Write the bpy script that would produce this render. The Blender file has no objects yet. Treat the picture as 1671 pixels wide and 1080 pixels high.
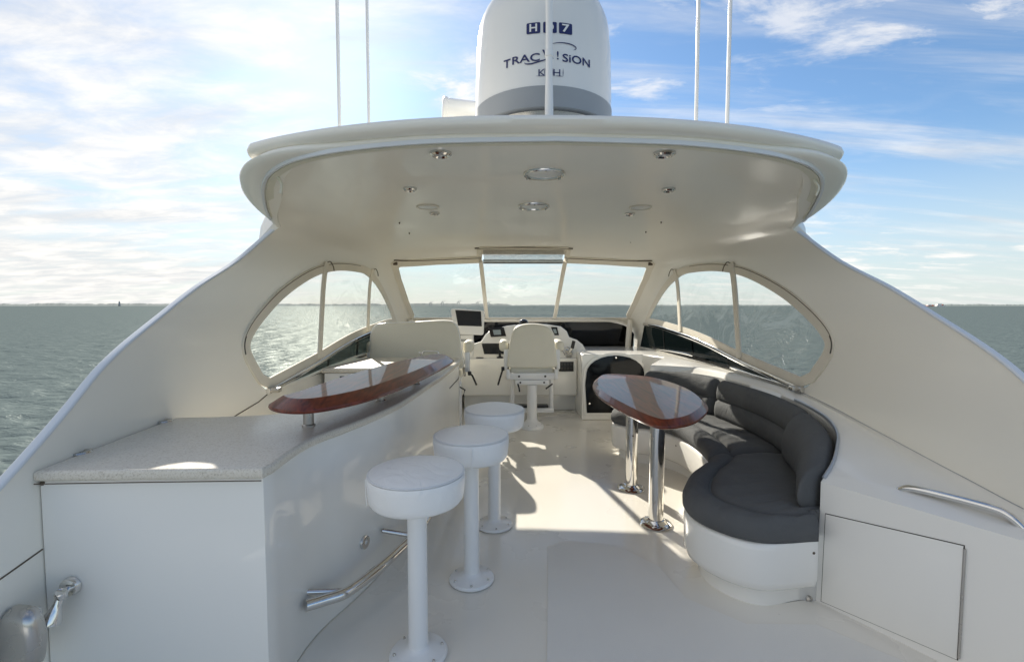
import bpy, bmesh, math, random
import numpy as np
from mathutils import Vector, Matrix

random.seed(7)
np.random.seed(7)
R = math.radians
scene = bpy.context.scene
COL = scene.collection

# ------------------------------------------------------------------ camera
CAM = np.array([-0.24, 0.0, 1.45])
FPX, PCX, PCY = 760.0, 835.5, 540.0
PITCH = math.atan(41.5 / FPX)
YAW = math.atan(12.5 / FPX)
cd = bpy.data.cameras.new('camera')
cd.sensor_width = 36.0
cd.lens = FPX / 1671.0 * 36.0
cd.clip_start = 0.05
cd.clip_end = 60000
cam = bpy.data.objects.new('camera', cd)
COL.objects.link(cam)
cam.location = CAM
cam.rotation_euler = (R(90) - PITCH, 0, -YAW)
scene.camera = cam

# ------------------------------------------------------------------ sky and sun
SUN_AZ, SUN_EL = -21.5, 30.5            # degrees from dead ahead (+Y), negative = to the left
sunv = Vector((math.sin(R(SUN_AZ)) * math.cos(R(SUN_EL)), math.cos(R(SUN_AZ)) * math.cos(R(SUN_EL)), math.sin(R(SUN_EL))))
world = bpy.data.worlds.new('World')
scene.world = world
world.use_nodes = True
wn, wl = world.node_tree.nodes, world.node_tree.links
wn.clear()


def wnode(t, **kw):
    n = wn.new(t)
    for k, v in kw.items():
        setattr(n, k, v)
    return n


def wmath(op, a, b=None, c=None, clamp=False):
    n = wnode('ShaderNodeMath', operation=op, use_clamp=clamp)
    for i, v in enumerate((a, b, c)):
        if v is None:
            continue
        if isinstance(v, (int, float)):
            n.inputs[i].default_value = v
        else:
            wl.new(v, n.inputs[i])
    return n.outputs[0]


sky = wnode('ShaderNodeTexSky', sky_type='NISHITA', sun_disc=False)
sky.sun_elevation = R(SUN_EL)
sky.sun_rotation = R(SUN_AZ)
sky.altitude = 5
sky.air_density = 1.0
sky.dust_density = 0.3
sky.ozone_density = 1.6
tc = wnode('ShaderNodeTexCoord')
sep = wnode('ShaderNodeSeparateXYZ')
wl.new(tc.outputs['Generated'], sep.inputs[0])
zc = wmath('MAXIMUM', sep.outputs['Z'], 0.0)
den = wmath('ADD', zc, 0.13)
ux = wmath('DIVIDE', sep.outputs['X'], den)
uy = wmath('DIVIDE', sep.outputs['Y'], den)
cmb = wnode('ShaderNodeCombineXYZ')
wl.new(ux, cmb.inputs[0])
wl.new(uy, cmb.inputs[1])


def cloud_noise(scale, rot, sx, sy, detail, rough, dist, off):
    m = wnode('ShaderNodeMapping')
    m.inputs['Rotation'].default_value = (0, 0, R(rot))
    m.inputs['Scale'].default_value = (sx, sy, 1)
    m.inputs['Location'].default_value = off
    wl.new(cmb.outputs[0], m.inputs['Vector'])
    n = wnode('ShaderNodeTexNoise')
    n.inputs['Scale'].default_value = scale
    n.inputs['Detail'].default_value = detail
    n.inputs['Roughness'].default_value = rough
    n.inputs['Distortion'].default_value = dist
    wl.new(m.outputs[0], n.inputs['Vector'])
    return n.outputs['Fac']


n1 = cloud_noise(1.1, 28, 0.55, 1.5, 7, 0.56, 0.5, (2.3, 0.4, 0))      # long streaks of cirrus
n2 = cloud_noise(3.2, 35, 0.8, 1.5, 8, 0.62, 0.3, (5.1, 2.2, 0))       # broken small puffs
n3 = cloud_noise(0.42, 0, 1, 1, 2, 0.5, 0.0, (0.3, 1.7, 0))            # where the banks lie
# the veil of high cloud is densest towards the sun's side (left)
bias = wmath('MULTIPLY', sep.outputs['X'], -0.36)
cov = wmath('ADD', wmath('ADD', wmath('MULTIPLY', n1, 0.58), wmath('MULTIPLY', n2, 0.36)),
            wmath('ADD', bias, wmath('MULTIPLY', n3, 0.30)))


def smap(v, a, b, top):
    m = wnode('ShaderNodeMapRange', interpolation_type='SMOOTHSTEP')
    m.inputs['From Min'].default_value = a
    m.inputs['From Max'].default_value = b
    m.inputs['To Max'].default_value = top
    wl.new(v, m.inputs['Value'])
    return m.outputs[0]


veil = smap(cov, 0.58, 0.92, 0.94)
puffs = wmath('MULTIPLY', smap(n2, 0.45, 0.68, 0.85), smap(n3, 0.38, 0.58, 1.0))
n4 = cloud_noise(1.7, -24, 0.28, 2.2, 7, 0.6, 0.4, (1.1, 7.3, 0))      # thin combed wisps
wisps = smap(n4, 0.44, 0.76, 0.66)
cloudf = wmath('MAXIMUM', veil, wmath('MAXIMUM', puffs, wisps))
mixc = wnode('ShaderNodeMix', data_type='RGBA')
wl.new(cloudf, mixc.inputs[0])
CLOUD = (5.8, 5.6, 5.3, 1)
# cloud brightness: a little structure of its own
hz = wnode('ShaderNodeMapRange', interpolation_type='SMOOTHSTEP')
hz.inputs['From Min'].default_value = 0.0
hz.inputs['From Max'].default_value = 0.30
hz.inputs['To Min'].default_value = 0.80
hz.inputs['To Max'].default_value = 0.0
wl.new(zc, hz.inputs['Value'])
mixh = wnode('ShaderNodeMix', data_type='RGBA')
wl.new(hz.outputs[0], mixh.inputs[0])
mixh.inputs[7].default_value = (3.8, 4.15, 4.25, 1)
skyg = wnode('ShaderNodeMix', data_type='RGBA', blend_type='MULTIPLY')
skyg.inputs[0].default_value = 1.0
skyg.inputs[7].default_value = (0.60, 0.72, 0.80, 1)
wl.new(sky.outputs[0], skyg.inputs[6])
wl.new(skyg.outputs[2], mixh.inputs[6])
wl.new(mixh.outputs[2], mixc.inputs[6])
ctone = wnode('ShaderNodeMix', data_type='RGBA')
wl.new(smap(n2, 0.30, 0.72, 1.0), ctone.inputs[0])
ctone.inputs[6].default_value = (3.95, 4.0, 4.1, 1)
ctone.inputs[7].default_value = CLOUD
wl.new(ctone.outputs[2], mixc.inputs[7])
bg = wnode('ShaderNodeBackground')
bg.inputs['Strength'].default_value = 0.085
wl.new(mixc.outputs[2], bg.inputs['Color'])
wo = wnode('ShaderNodeOutputWorld')
wl.new(bg.outputs[0], wo.inputs['Surface'])

sd = bpy.data.lights.new('sun', 'SUN')
sd.energy = 3.8
sd.angle = R(0.53)
sd.color = (1.0, 0.93, 0.82)
sun = bpy.data.objects.new('sun', sd)
COL.objects.link(sun)
sun.location = sunv * 40
sun.rotation_euler = sunv.to_track_quat('Z', 'Y').to_euler()

scene.view_settings.view_transform = 'Standard'
scene.view_settings.look = 'None'
scene.view_settings.exposure = 1.2
scene.view_settings.gamma = 1.0
scene.cycles.max_bounces = 10
scene.cycles.diffuse_bounces = 5
scene.cycles.glossy_bounces = 5
scene.cycles.transparent_max_bounces = 16
scene.cycles.caustics_reflective = False
scene.cycles.caustics_refractive = False
scene.cycles.sample_clamp_indirect = 4.0
try:
    scene.cycles.use_denoising = True
    scene.cycles.denoiser = 'OPENIMAGEDENOISE'
except Exception:
    pass

# ------------------------------------------------------------------ view rays (for placing things on known planes)
_fw = np.array([math.sin(YAW) * math.cos(PITCH), math.cos(YAW) * math.cos(PITCH), -math.sin(PITCH)])
_rt = np.array([math.cos(YAW), -math.sin(YAW), 0.0])
_up = np.cross(_rt, _fw)


def ray(x, y):
    return _fw + _rt * (x - PCX) / FPX - _up * (y - PCY) / FPX


def atY(x, y, Y):
    d = ray(x, y)
    return CAM + d * (Y / d[1])


def atZ(x, y, Z):
    d = ray(x, y)
    return CAM + d * ((Z - CAM[2]) / d[2])


def atX(x, y, X):
    d = ray(x, y)
    return CAM + d * ((X - CAM[0]) / d[0])


def surface_under(px, py):
    """point and normal of whatever already stands along a view ray"""
    bpy.context.view_layer.update()
    d = Vector(ray(px, py)).normalized()
    hit, loc, nrm, _i, _o, _m = scene.ray_cast(bpy.context.evaluated_depsgraph_get(), Vector(CAM), d)
    return np.array(loc), (nrm if nrm.dot(d) < 0 else -nrm)


# ------------------------------------------------------------------ materials
MATS = {}


def mat(name, color, rough=0.4, metal=0.0, coat=0.0, coat_rough=0.05, spec=0.5, bump=None, vary=None, rough_vary=None, bump2=None):
    """bump=(scale, strength, distance[, detail]); vary=(scale, amount) mottles the colour a little"""
    m = bpy.data.materials.new(name)
    m.use_nodes = True
    nt = m.node_tree
    b = nt.nodes['Principled BSDF']
    b.inputs['Base Color'].default_value = (*color, 1)
    b.inputs['Roughness'].default_value = rough
    b.inputs['Metallic'].default_value = metal
    b.inputs['Coat Weight'].default_value = coat
    b.inputs['Coat Roughness'].default_value = coat_rough
    b.inputs['Specular IOR Level'].default_value = spec
    tcn = nt.nodes.new('ShaderNodeTexCoord')
    if vary:
        n = nt.nodes.new('ShaderNodeTexNoise')
        n.inputs['Scale'].default_value = vary[0]
        n.inputs['Detail'].default_value = 6
        nt.links.new(tcn.outputs['Object'], n.inputs['Vector'])
        mx = nt.nodes.new('ShaderNodeMix')
        mx.data_type = 'RGBA'
        mx.inputs[6].default_value = (*[c * (1 - vary[1]) for c in color], 1)
        mx.inputs[7].default_value = (*[min(1, c * (1 + vary[1])) for c in color], 1)
        nt.links.new(n.outputs['Fac'], mx.inputs[0])
        nt.links.new(mx.outputs[2], b.inputs['Base Color'])
    if rough_vary:
        n = nt.nodes.new('ShaderNodeTexNoise')
        n.inputs['Scale'].default_value = rough_vary[0]
        n.inputs['Detail'].default_value = 5
        nt.links.new(tcn.outputs['Object'], n.inputs['Vector'])
        r = nt.nodes.new('ShaderNodeMapRange')
        r.inputs['From Min'].default_value = 0.3
        r.inputs['From Max'].default_value = 0.7
        r.inputs['To Min'].default_value = max(0, rough - rough_vary[1])
        r.inputs['To Max'].default_value = min(1, rough + rough_vary[1])
        nt.links.new(n.outputs['Fac'], r.inputs['Value'])
        nt.links.new(r.outputs[0], b.inputs['Roughness'])
    if bump:
        n = nt.nodes.new('ShaderNodeTexNoise')
        n.inputs['Scale'].default_value = bump[0]
        n.inputs['Detail'].default_value = bump[3] if len(bump) > 3 else 3
        nt.links.new(tcn.outputs['Object'], n.inputs['Vector'])
        bn = nt.nodes.new('ShaderNodeBump')
        bn.inputs['Strength'].default_value = bump[1]
        bn.inputs['Distance'].default_value = bump[2]
        nt.links.new(n.outputs['Fac'], bn.inputs['Height'])
        nt.links.new(bn.outputs[0], b.inputs['Normal'])
        if bump2:
            n2_ = nt.nodes.new('ShaderNodeTexNoise')
            n2_.inputs['Scale'].default_value = bump2[0]
            n2_.inputs['Detail'].default_value = 3
            n2_.inputs['Distortion'].default_value = 1.5
            nt.links.new(tcn.outputs['Object'], n2_.inputs['Vector'])
            b2 = nt.nodes.new('ShaderNodeBump')
            b2.inputs['Strength'].default_value = bump2[1]
            b2.inputs['Distance'].default_value = bump2[2]
            nt.links.new(n2_.outputs['Fac'], b2.inputs['Height'])
            nt.links.new(b2.outputs[0], bn.inputs['Normal'])
    MATS[name] = m
    return m


M_SHELL = mat('shell_gelcoat', (0.88, 0.85, 0.77), 0.30, coat=0.35, coat_rough=0.08, bump=(1.1, 0.10, 0.02, 1), vary=(0.7, 0.02))
M_GEL = mat('white_gelcoat', (0.88, 0.86, 0.81), 0.25, coat=0.6, coat_rough=0.04, bump=(1.6, 0.12, 0.012, 1), vary=(1.2, 0.02))
M_DECK = mat('deck_gelcoat', (0.84, 0.80, 0.72), 0.3, coat=0.5, coat_rough=0.10, bump=(3, 0.10, 0.01, 2), vary=(1.2, 0.02), rough_vary=(2, 0.06))
M_NONSKID = mat('nonskid_deck', (0.82, 0.795, 0.74), 0.5, bump=(230, 0.5, 0.003, 2), vary=(2.2, 0.05), rough_vary=(3, 0.12))
M_VINYL = mat('white_vinyl', (0.86, 0.855, 0.84), 0.42, bump=(60, 0.15, 0.002, 4), vary=(5, 0.05), bump2=(8, 0.6, 0.014))
M_CREAMV = mat('cream_vinyl', (0.78, 0.74, 0.62), 0.42, bump=(70, 0.15, 0.002, 4), vary=(5, 0.05), bump2=(5, 0.3, 0.012))
M_PIPE = mat('seam_shadow_piping', (0.74, 0.745, 0.75), 0.5)  # grey tint stands for the thin shadow line at the seat seam
M_PAINT = mat('white_paint', (0.85, 0.845, 0.83), 0.28, coat=0.2, vary=(6, 0.02))
M_FABRIC = mat('charcoal_fabric', (0.108, 0.111, 0.113), 0.85, spec=0.25, bump=(420, 0.5, 0.002, 2), vary=(4, 0.22), bump2=(6, 0.45, 0.02))
M_CHROME = mat('chrome', (0.72, 0.71, 0.69), 0.07, metal=1.0, rough_vary=(9, 0.05))
M_STEEL = mat('brushed_steel', (0.55, 0.53, 0.50), 0.28, metal=1.0, bump=(40, 0.1, 0.002, 3), rough_vary=(14, 0.1))
M_TRIM = mat('aluminium_trim', (0.52, 0.56, 0.62), 0.32, metal=0.7)
M_CANVAS = mat('beige_canvas', (0.75, 0.70, 0.60), 0.75, bump=(25, 0.35, 0.006, 4), vary=(6, 0.07))
M_STRIP = mat('canvas_track_strip', (0.74, 0.72, 0.60), 0.6, bump=(120, 0.2, 0.002), vary=(9, 0.05))
M_TRACK = mat('white_track', (0.70, 0.73, 0.76), 0.35)
M_BLACK = mat('black_plastic', (0.012, 0.012, 0.013), 0.35)
M_DARK = mat('dark_gasket', (0.05, 0.045, 0.04), 0.6)
M_BROWN = mat('brown_zip', (0.10, 0.075, 0.05), 0.7)
M_SCREEN = mat('dark_screen', (0.006, 0.009, 0.016), 0.08, coat=0.5)
M_DOOR = mat('black_acrylic', (0.005, 0.006, 0.008), 0.10, spec=0.22)
M_LCD = mat('grey_display', (0.32, 0.38, 0.40), 0.3)
M_GREYBAND = mat('grey_band', (0.33, 0.35, 0.37), 0.5, vary=(5, 0.1))
M_NAVY = mat('navy_print', (0.01, 0.018, 0.11), 0.4)
M_DOME = mat('radome_white', (0.80, 0.80, 0.78), 0.25, coat=0.3, vary=(3, 0.02))
M_LENS = mat('frosted_lens', (0.70, 0.71, 0.70), 0.25, coat=0.3)
M_SPEAKER = mat('speaker_grille', (0.72, 0.69, 0.60), 0.5)
M_LAND = mat('far_land_hazed', (0.17, 0.20, 0.19), 1.0)  # grey-green paled in the colour itself to stand for distance haze
M_CONCRETE = mat('far_concrete_hazed', (0.40, 0.41, 0.41), 1.0)  # concrete grey, lightened in the colour so far structures look haze-faint
M_FARW = mat('far_white_hull', (0.75, 0.74, 0.72), 0.6)
M_FARR = mat('far_red_hull', (0.35, 0.12, 0.08), 0.7)
M_HULL = mat('hull_white', (0.78, 0.78, 0.76), 0.3)


def stone_material():
    m = mat('speckled_stone', (0.72, 0.68, 0.60), 0.36, coat=0.1, coat_rough=0.15, rough_vary=(30, 0.06))
    nt = m.node_tree
    b = nt.nodes['Principled BSDF']
    tcn = nt.nodes.new('ShaderNodeTexCoord')
    n = nt.nodes.new('ShaderNodeTexNoise')
    n.inputs['Scale'].default_value = 150
    n.inputs['Detail'].default_value = 4
    n.inputs['Roughness'].default_value = 0.7
    nt.links.new(tcn.outputs['Object'], n.inputs['Vector'])
    r = nt.nodes.new('ShaderNodeValToRGB')
    e = r.color_ramp.elements
    e[0].position, e[0].color = 0.30, (0.42, 0.37, 0.30, 1)
    e[1].position, e[1].color = 0.46, (0.69, 0.635, 0.54, 1)
    x = e.new(0.62)
    x.color = (0.73, 0.685, 0.60, 1)
    x = e.new(0.70)
    x.color = (0.79, 0.77, 0.72, 1)
    nt.links.new(n.outputs['Fac'], r.inputs[0])
    nt.links.new(r.outputs[0], b.inputs['Base Color'])
    return m


M_STONE = stone_material()


def wood_material():
    m = mat('varnished_mahogany', (0.16, 0.035, 0.012), 0.38, coat=0.42, coat_rough=0.02, spec=0.3)
    nt = m.node_tree
    b = nt.nodes['Principled BSDF']
    tcn = nt.nodes.new('ShaderNodeTexCoord')
    mp = nt.nodes.new('ShaderNodeMapping')
    mp.inputs['Scale'].default_value = (14, 1.1, 14)
    mp.inputs['Rotation'].default_value = (0, 0, R(-14))
    nt.links.new(tcn.outputs['Object'], mp.inputs['Vector'])
    n = nt.nodes.new('ShaderNodeTexNoise')
    n.inputs['Scale'].default_value = 3.0
    n.inputs['Detail'].default_value = 8
    n.inputs['Roughness'].default_value = 0.62
    n.inputs['Distortion'].default_value = 0.6
    nt.links.new(mp.outputs[0], n.inputs['Vector'])
    r = nt.nodes.new('ShaderNodeValToRGB')
    e = r.color_ramp.elements
    e[0].position, e[0].color = 0.3, (0.050, 0.0085, 0.0035, 1)
    e[1].position, e[1].color = 0.72, (0.23, 0.038, 0.011, 1)
    nt.links.new(n.outputs['Fac'], r.inputs[0])
    nt.links.new(r.outputs[0], b.inputs['Base Color'])
    w = nt.nodes.new('ShaderNodeTexNoise')
    w.inputs['Scale'].default_value = 2.5
    nt.links.new(tcn.outputs['Object'], w.inputs['Vector'])
    bn = nt.nodes.new('ShaderNodeBump')
    bn.inputs['Strength'].default_value = 0.05
    bn.inputs['Distance'].default_value = 0.02
    nt.links.new(w.outputs['Fac'], bn.inputs['Height'])
    nt.links.new(bn.outputs[0], b.inputs['Coat Normal'])
    return m


M_WOOD = wood_material()


def glass_material(name, tint, haze, haze_col, gloss_rough, wave_scale, wave_strength, gloss_mul=1.0):
    m = bpy.data.materials.new(name)
    m.use_nodes = True
    nt = m.node_tree
    nt.nodes.clear()
    out = nt.nodes.new('ShaderNodeOutputMaterial')
    tr = nt.nodes.new('ShaderNodeBsdfTransparent')
    tr.inputs[0].default_value = (*tint, 1)
    gl = nt.nodes.new('ShaderNodeBsdfGlossy')
    gl.inputs['Roughness'].default_value = gloss_rough
    df = nt.nodes.new('ShaderNodeBsdfDiffuse')
    df.inputs[0].default_value = (*haze_col, 1)
    m1 = nt.nodes.new('ShaderNodeMixShader')
    m1.inputs[0].default_value = haze
    nt.links.new(tr.outputs[0], m1.inputs[1])
    nt.links.new(df.outputs[0], m1.inputs[2])
    lw = nt.nodes.new('ShaderNodeLayerWeight')
    lw.inputs[0].default_value = 0.5
    pw = nt.nodes.new('ShaderNodeMath')
    pw.operation = 'POWER'
    pw.inputs[1].default_value = 4.0
    nt.links.new(lw.outputs['Facing'], pw.inputs[0])
    fr = nt.nodes.new('ShaderNodeMath')
    fr.operation = 'MULTIPLY_ADD'
    fr.inputs[1].default_value = 0.6
    fr.inputs[2].default_value = 0.06
    nt.links.new(pw.outputs[0], fr.inputs[0])
    tcn = nt.nodes.new('ShaderNodeTexCoord')
    n = nt.nodes.new('ShaderNodeTexNoise')
    n.inputs['Scale'].default_value = wave_scale
    n.inputs['Detail'].default_value = 3
    n.inputs['Distortion'].default_value = 1.2
    nt.links.new(tcn.outputs['Object'], n.inputs['Vector'])
    bn = nt.nodes.new('ShaderNodeBump')
    bn.inputs['Strength'].default_value = wave_strength
    bn.inputs['Distance'].default_value = 0.03
    nt.links.new(n.outputs['Fac'], bn.inputs['Height'])
    nt.links.new(bn.outputs[0], gl.inputs['Normal'])
    mu = nt.nodes.new('ShaderNodeMath')
    mu.operation = 'MULTIPLY'
    mu.use_clamp = True
    mu.inputs[1].default_value = gloss_mul
    nt.links.new(fr.outputs[0], mu.inputs[0])
    m2 = nt.nodes.new('ShaderNodeMixShader')
    nt.links.new(mu.outputs[0], m2.inputs[0])
    nt.links.new(m1.outputs[0], m2.inputs[1])
    nt.links.new(gl.outputs[0], m2.inputs[2])
    nt.links.new(m2.outputs[0], out.inputs[0])
    return m


M_CLEAR = glass_material('clear_vinyl', (0.93, 0.94, 0.93), 0.05, (0.7, 0.7, 0.68), 0.02, 3.0, 0.6, 1.1)
M_ROLLED = glass_material('rolled_vinyl', (0.62, 0.62, 0.60), 0.25, (0.6, 0.58, 0.52), 0.06, 14, 0.9, 1.5)
M_SMOKE = glass_material('smoked_acrylic', (0.03, 0.038, 0.036), 0.0, (0.02, 0.02, 0.02), 0.03, 1.2, 0.15, 0.6)


def sea_material():
    m = bpy.data.materials.new('sea_water')
    m.use_nodes = True
    nt = m.node_tree
    b = nt.nodes['Principled BSDF']
    b.inputs['Base Color'].default_value = (0.095, 0.125, 0.108, 1)
    b.inputs['Roughness'].default_value = 0.14
    b.inputs['Specular IOR Level'].default_value = 0.20
    b.inputs['IOR'].default_value = 1.333
    tcn = nt.nodes.new('ShaderNodeTexCoord')
    last = None
    for sc, st, dist, sx in ((0.55, 0.55, 0.5, 1.7), (2.2, 0.45, 0.16, 1.6), (8.0, 0.35, 0.04, 1.4)):
        mp = nt.nodes.new('ShaderNodeMapping')
        mp.inputs['Scale'].default_value = (1, sx, 1)
        mp.inputs['Rotation'].default_value = (0, 0, R(24))
        nt.links.new(tcn.outputs['Object'], mp.inputs['Vector'])
        n = nt.nodes.new('ShaderNodeTexNoise')
        n.inputs['Scale'].default_value = sc
        n.inputs['Detail'].default_value = 3
        n.inputs['Distortion'].default_value = 0.4
        nt.links.new(mp.outputs[0], n.inputs['Vector'])
        bn = nt.nodes.new('ShaderNodeBump')
        bn.inputs['Strength'].default_value = st
        bn.inputs['Distance'].default_value = dist
        nt.links.new(n.outputs['Fac'], bn.inputs['Height'])
        if last:
            nt.links.new(last, bn.inputs['Normal'])
        last = bn.outputs[0]
    nt.nodes.remove(b)
    out = nt.nodes['Material Output']
    df = nt.nodes.new('ShaderNodeBsdfDiffuse')
    df.inputs[0].default_value = (0.105, 0.132, 0.132, 1)
    nt.links.new(last, df.inputs['Normal'])
    gl = nt.nodes.new('ShaderNodeBsdfGlossy')
    gl.inputs['Roughness'].default_value = 0.34
    gl.inputs['Color'].default_value = (0.78, 0.84, 0.80, 1)
    nt.links.new(last, gl.inputs['Normal'])
    fr = nt.nodes.new('ShaderNodeFresnel')
    fr.inputs[0].default_value = 1.33
    nt.links.new(last, fr.inputs['Normal'])
    mn = nt.nodes.new('ShaderNodeMath')
    mn.operation = 'MULTIPLY'
    mn.inputs[1].default_value = 0.03
    nt.links.new(fr.outputs[0], mn.inputs[0])
    mx = nt.nodes.new('ShaderNodeMixShader')
    nt.links.new(mn.outputs[0], mx.inputs[0])
    nt.links.new(df.outputs[0], mx.inputs[1])
    nt.links.new(gl.outputs[0], mx.inputs[2])
    nt.links.new(mx.outputs[0], out.inputs[0])
    return m


M_SEA = sea_material()

# ------------------------------------------------------------------ builders
ORIG = {}


def put(name, verts, faces, material, parent=None, smooth=True, angle=40, origin=None):
    verts = [Vector(v) for v in verts]
    if parent is not None:
        o0 = ORIG[parent.name]
    elif origin is not None:
        o0 = Vector(origin)
    else:
        zs = min(v.z for v in verts)
        c = sum(verts, Vector()) / len(verts)
        o0 = Vector((c.x, c.y, zs))
    me = bpy.data.meshes.new(name)
    me.from_pydata([tuple(v - o0) for v in verts], [], [tuple(int(i) for i in f) for f in faces])
    me.validate()
    bm = bmesh.new()
    bm.from_mesh(me)
    bmesh.ops.recalc_face_normals(bm, faces=bm.faces)
    bm.to_mesh(me)
    bm.free()
    me.materials.append(material)
    if smooth:
        me.polygons.foreach_set('use_smooth', [True] * len(me.polygons))
        me.set_sharp_from_angle(angle=R(angle))
    ob = bpy.data.objects.new(name, me)
    COL.objects.link(ob)
    if parent is not None:
        ob.parent = parent
    else:
        ob.location = o0
    ORIG[ob.name] = o0
    return ob


def put_bm(name, bm, material, parent=None, smooth=True, angle=40, origin=None):
    bm.verts.ensure_lookup_table()
    bm.verts.index_update()
    v = [tuple(x.co) for x in bm.verts]
    f = [[y.index for y in x.verts] for x in bm.faces]
    bm.free()
    return put(name, v, f, material, parent, smooth, angle, origin)


def thing(name, label, cat, loc, group=None):
    o = bpy.data.objects.new(name, None)
    o.empty_display_size = 0.1
    COL.objects.link(o)
    o.location = loc
    ORIG[o.name] = Vector(loc)
    return tag(o, label, cat, group)


def tag(o, label=None, cat=None, group=None, kind=None):
    if label:
        o['label'] = label
    if cat:
        o['category'] = cat
    if group:
        o['group'] = group
    if kind:
        o['kind'] = kind
    return o


def copy_thing(src, offset, label, turn=0.0):
    """copy a thing with its parts and their sub-parts"""
    r = src.copy()
    COL.objects.link(r)
    r.location = src.location + Vector(offset)
    ORIG[r.name] = ORIG[src.name] + Vector(offset)
    r['label'] = label
    r.rotation_euler = (0, 0, turn)
    for ch in list(src.children):
        c = ch.copy()
        COL.objects.link(c)
        c.parent = r
        for g in list(ch.children):
            d = g.copy()
            COL.objects.link(d)
            d.parent = c
    return r


def cr(pts, n, closed=False):
    """Catmull-Rom through points, n samples in all"""
    P = [np.array(p, float) for p in pts]
    m = len(P)
    segs = m if closed else m - 1
    out = []
    for i in range(n):
        t = i / (n if closed else n - 1) * segs
        k = min(int(t), segs - 1)
        u = t - k
        if closed:
            p0, p1, p2, p3 = P[(k - 1) % m], P[k % m], P[(k + 1) % m], P[(k + 2) % m]
        else:
            p1, p2 = P[k], P[k + 1]
            p0 = P[k - 1] if k > 0 else 2 * p1 - p2
            p3 = P[k + 2] if k + 2 < m else 2 * p2 - p1
        out.append(0.5 * ((2 * p1) + (-p0 + p2) * u + (2 * p0 - 5 * p1 + 4 * p2 - p3) * u * u + (-p0 + 3 * p1 - 3 * p2 + p3) * u ** 3))
    return out


def sweep(name, path, profile, material, parent=None, up=(0, 0, 1), scale=None, closed_path=False, caps=True, angle=40, origin=None):
    """profile (side, up) swept along the path; side points to the right of travel. scale: one (s, u) pair per point"""
    path = [np.array(p, float) for p in path]
    n, k = len(path), len(profile)
    upv = np.array(up, float)
    V = []
    for i, p in enumerate(path):
        a = path[(i - 1) % n] if (closed_path or i > 0) else path[i]
        b = path[(i + 1) % n] if (closed_path or i < n - 1) else path[i]
        t = b - a
        t = t / (np.linalg.norm(t) + 1e-9)
        s = np.cross(t, upv)
        s = s / (np.linalg.norm(s) + 1e-9)
        u = np.cross(s, t)
        sc = scale[i] if scale else (1, 1)
        for (x, y) in profile:
            V.append(p + s * x * sc[0] + u * y * sc[1])
    Fc = []
    for i in range(n if closed_path else n - 1):
        j = (i + 1) % n
        for q in range(k):
            r = (q + 1) % k
            Fc.append((i * k + q, i * k + r, j * k + r, j * k + q))
    if caps and not closed_path:
        Fc.append(tuple(range(k)))
        Fc.append(tuple((n - 1) * k + q for q in range(k)))
    return put(name, V, Fc, material, parent, True, angle, origin)


def circ(r, n=12, ry=None):
    return [(r * math.cos(2 * math.pi * i / n), (ry or r) * math.sin(2 * math.pi * i / n)) for i in range(n)]


def tube(name, pts, r, material, parent=None, n=12, samples=None, closed=False, up=None, origin=None):
    path = cr(pts, samples, closed) if samples else pts
    if up is None:
        d = np.abs(np.array(path[-1], float) - np.array(path[0], float))
        up = (0, 0, 1) if d[2] < max(d[0], d[1]) * 3 + 1e-6 else (0, 1, 0)
    return sweep(name, path, circ(r, n), material, parent, up=up, closed_path=closed, angle=60, origin=origin)


def lathe(name, prof, loc, material, parent=None, segs=32, axis=(0, 0, 1), angle=35, origin=None, squash=1.0):
    """prof (radius, height) turned about the axis through loc"""
    ax = Vector(axis).normalized()
    q = Vector((0, 0, 1)).rotation_difference(ax)
    loc = Vector(loc)
    V, Fc, rings = [], [], []
    for (r, h) in prof:
        if r < 1e-5:
            rings.append([len(V)])
            V.append(loc + q @ Vector((0, 0, h)))
        else:
            ring = []
            for s in range(segs):
                a = 2 * math.pi * s / segs
                ring.append(len(V))
                V.append(loc + q @ Vector((r * math.cos(a), r * squash * math.sin(a), h)))
            rings.append(ring)
    for a, b in zip(rings[:-1], rings[1:]):
        for s in range(segs):
            s2 = (s + 1) % segs
            if len(a) == 1 and len(b) == 1:
                continue
            if len(a) == 1:
                Fc.append((a[0], b[s], b[s2]))
            elif len(b) == 1:
                Fc.append((a[s], a[s2], b[0]))
            else:
                Fc.append((a[s], a[s2], b[s2], b[s]))
    if len(rings[0]) > 1:
        Fc.append(tuple(rings[0]))
    if len(rings[-1]) > 1:
        Fc.append(tuple(rings[-1]))
    return put(name, V, Fc, material, parent, True, angle, origin)


def slab(name, outline, o, u, v, thick, material, parent=None, bevel=0.0, seg=3, angle=40, origin=None, both=True):
    """flat outline (a, b) in the plane o + a*u + b*v, thickened along u x v, edges rounded"""
    o, u, v = Vector(o), Vector(u), Vector(v)
    nrm = u.cross(v).normalized()
    bm = bmesh.new()
    vs = [bm.verts.new(o + u * a + v * b) for a, b in outline]
    f = bm.faces.new(vs)
    ex = bmesh.ops.extrude_face_region(bm, geom=[f])
    nv = [e for e in ex['geom'] if isinstance(e, bmesh.types.BMVert)]
    bmesh.ops.translate(bm, vec=nrm * thick, verts=nv)
    bmesh.ops.recalc_face_normals(bm, faces=bm.faces)
    if bevel > 0:
        bm.faces.ensure_lookup_table()
        big = [fc for fc in bm.faces if abs(fc.normal.dot(nrm)) > 0.99 and len(fc.verts) == len(outline)]
        if not both:
            big = [fc for fc in big if fc.normal.dot(nrm) > 0]
        es = list({e for fc in big for e in fc.edges})
        bmesh.ops.bevel(bm, geom=es, offset=bevel, segments=seg, profile=0.5, affect='EDGES', clamp_overlap=True)
    return put_bm(name, bm, material, parent, True, angle, origin)


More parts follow.
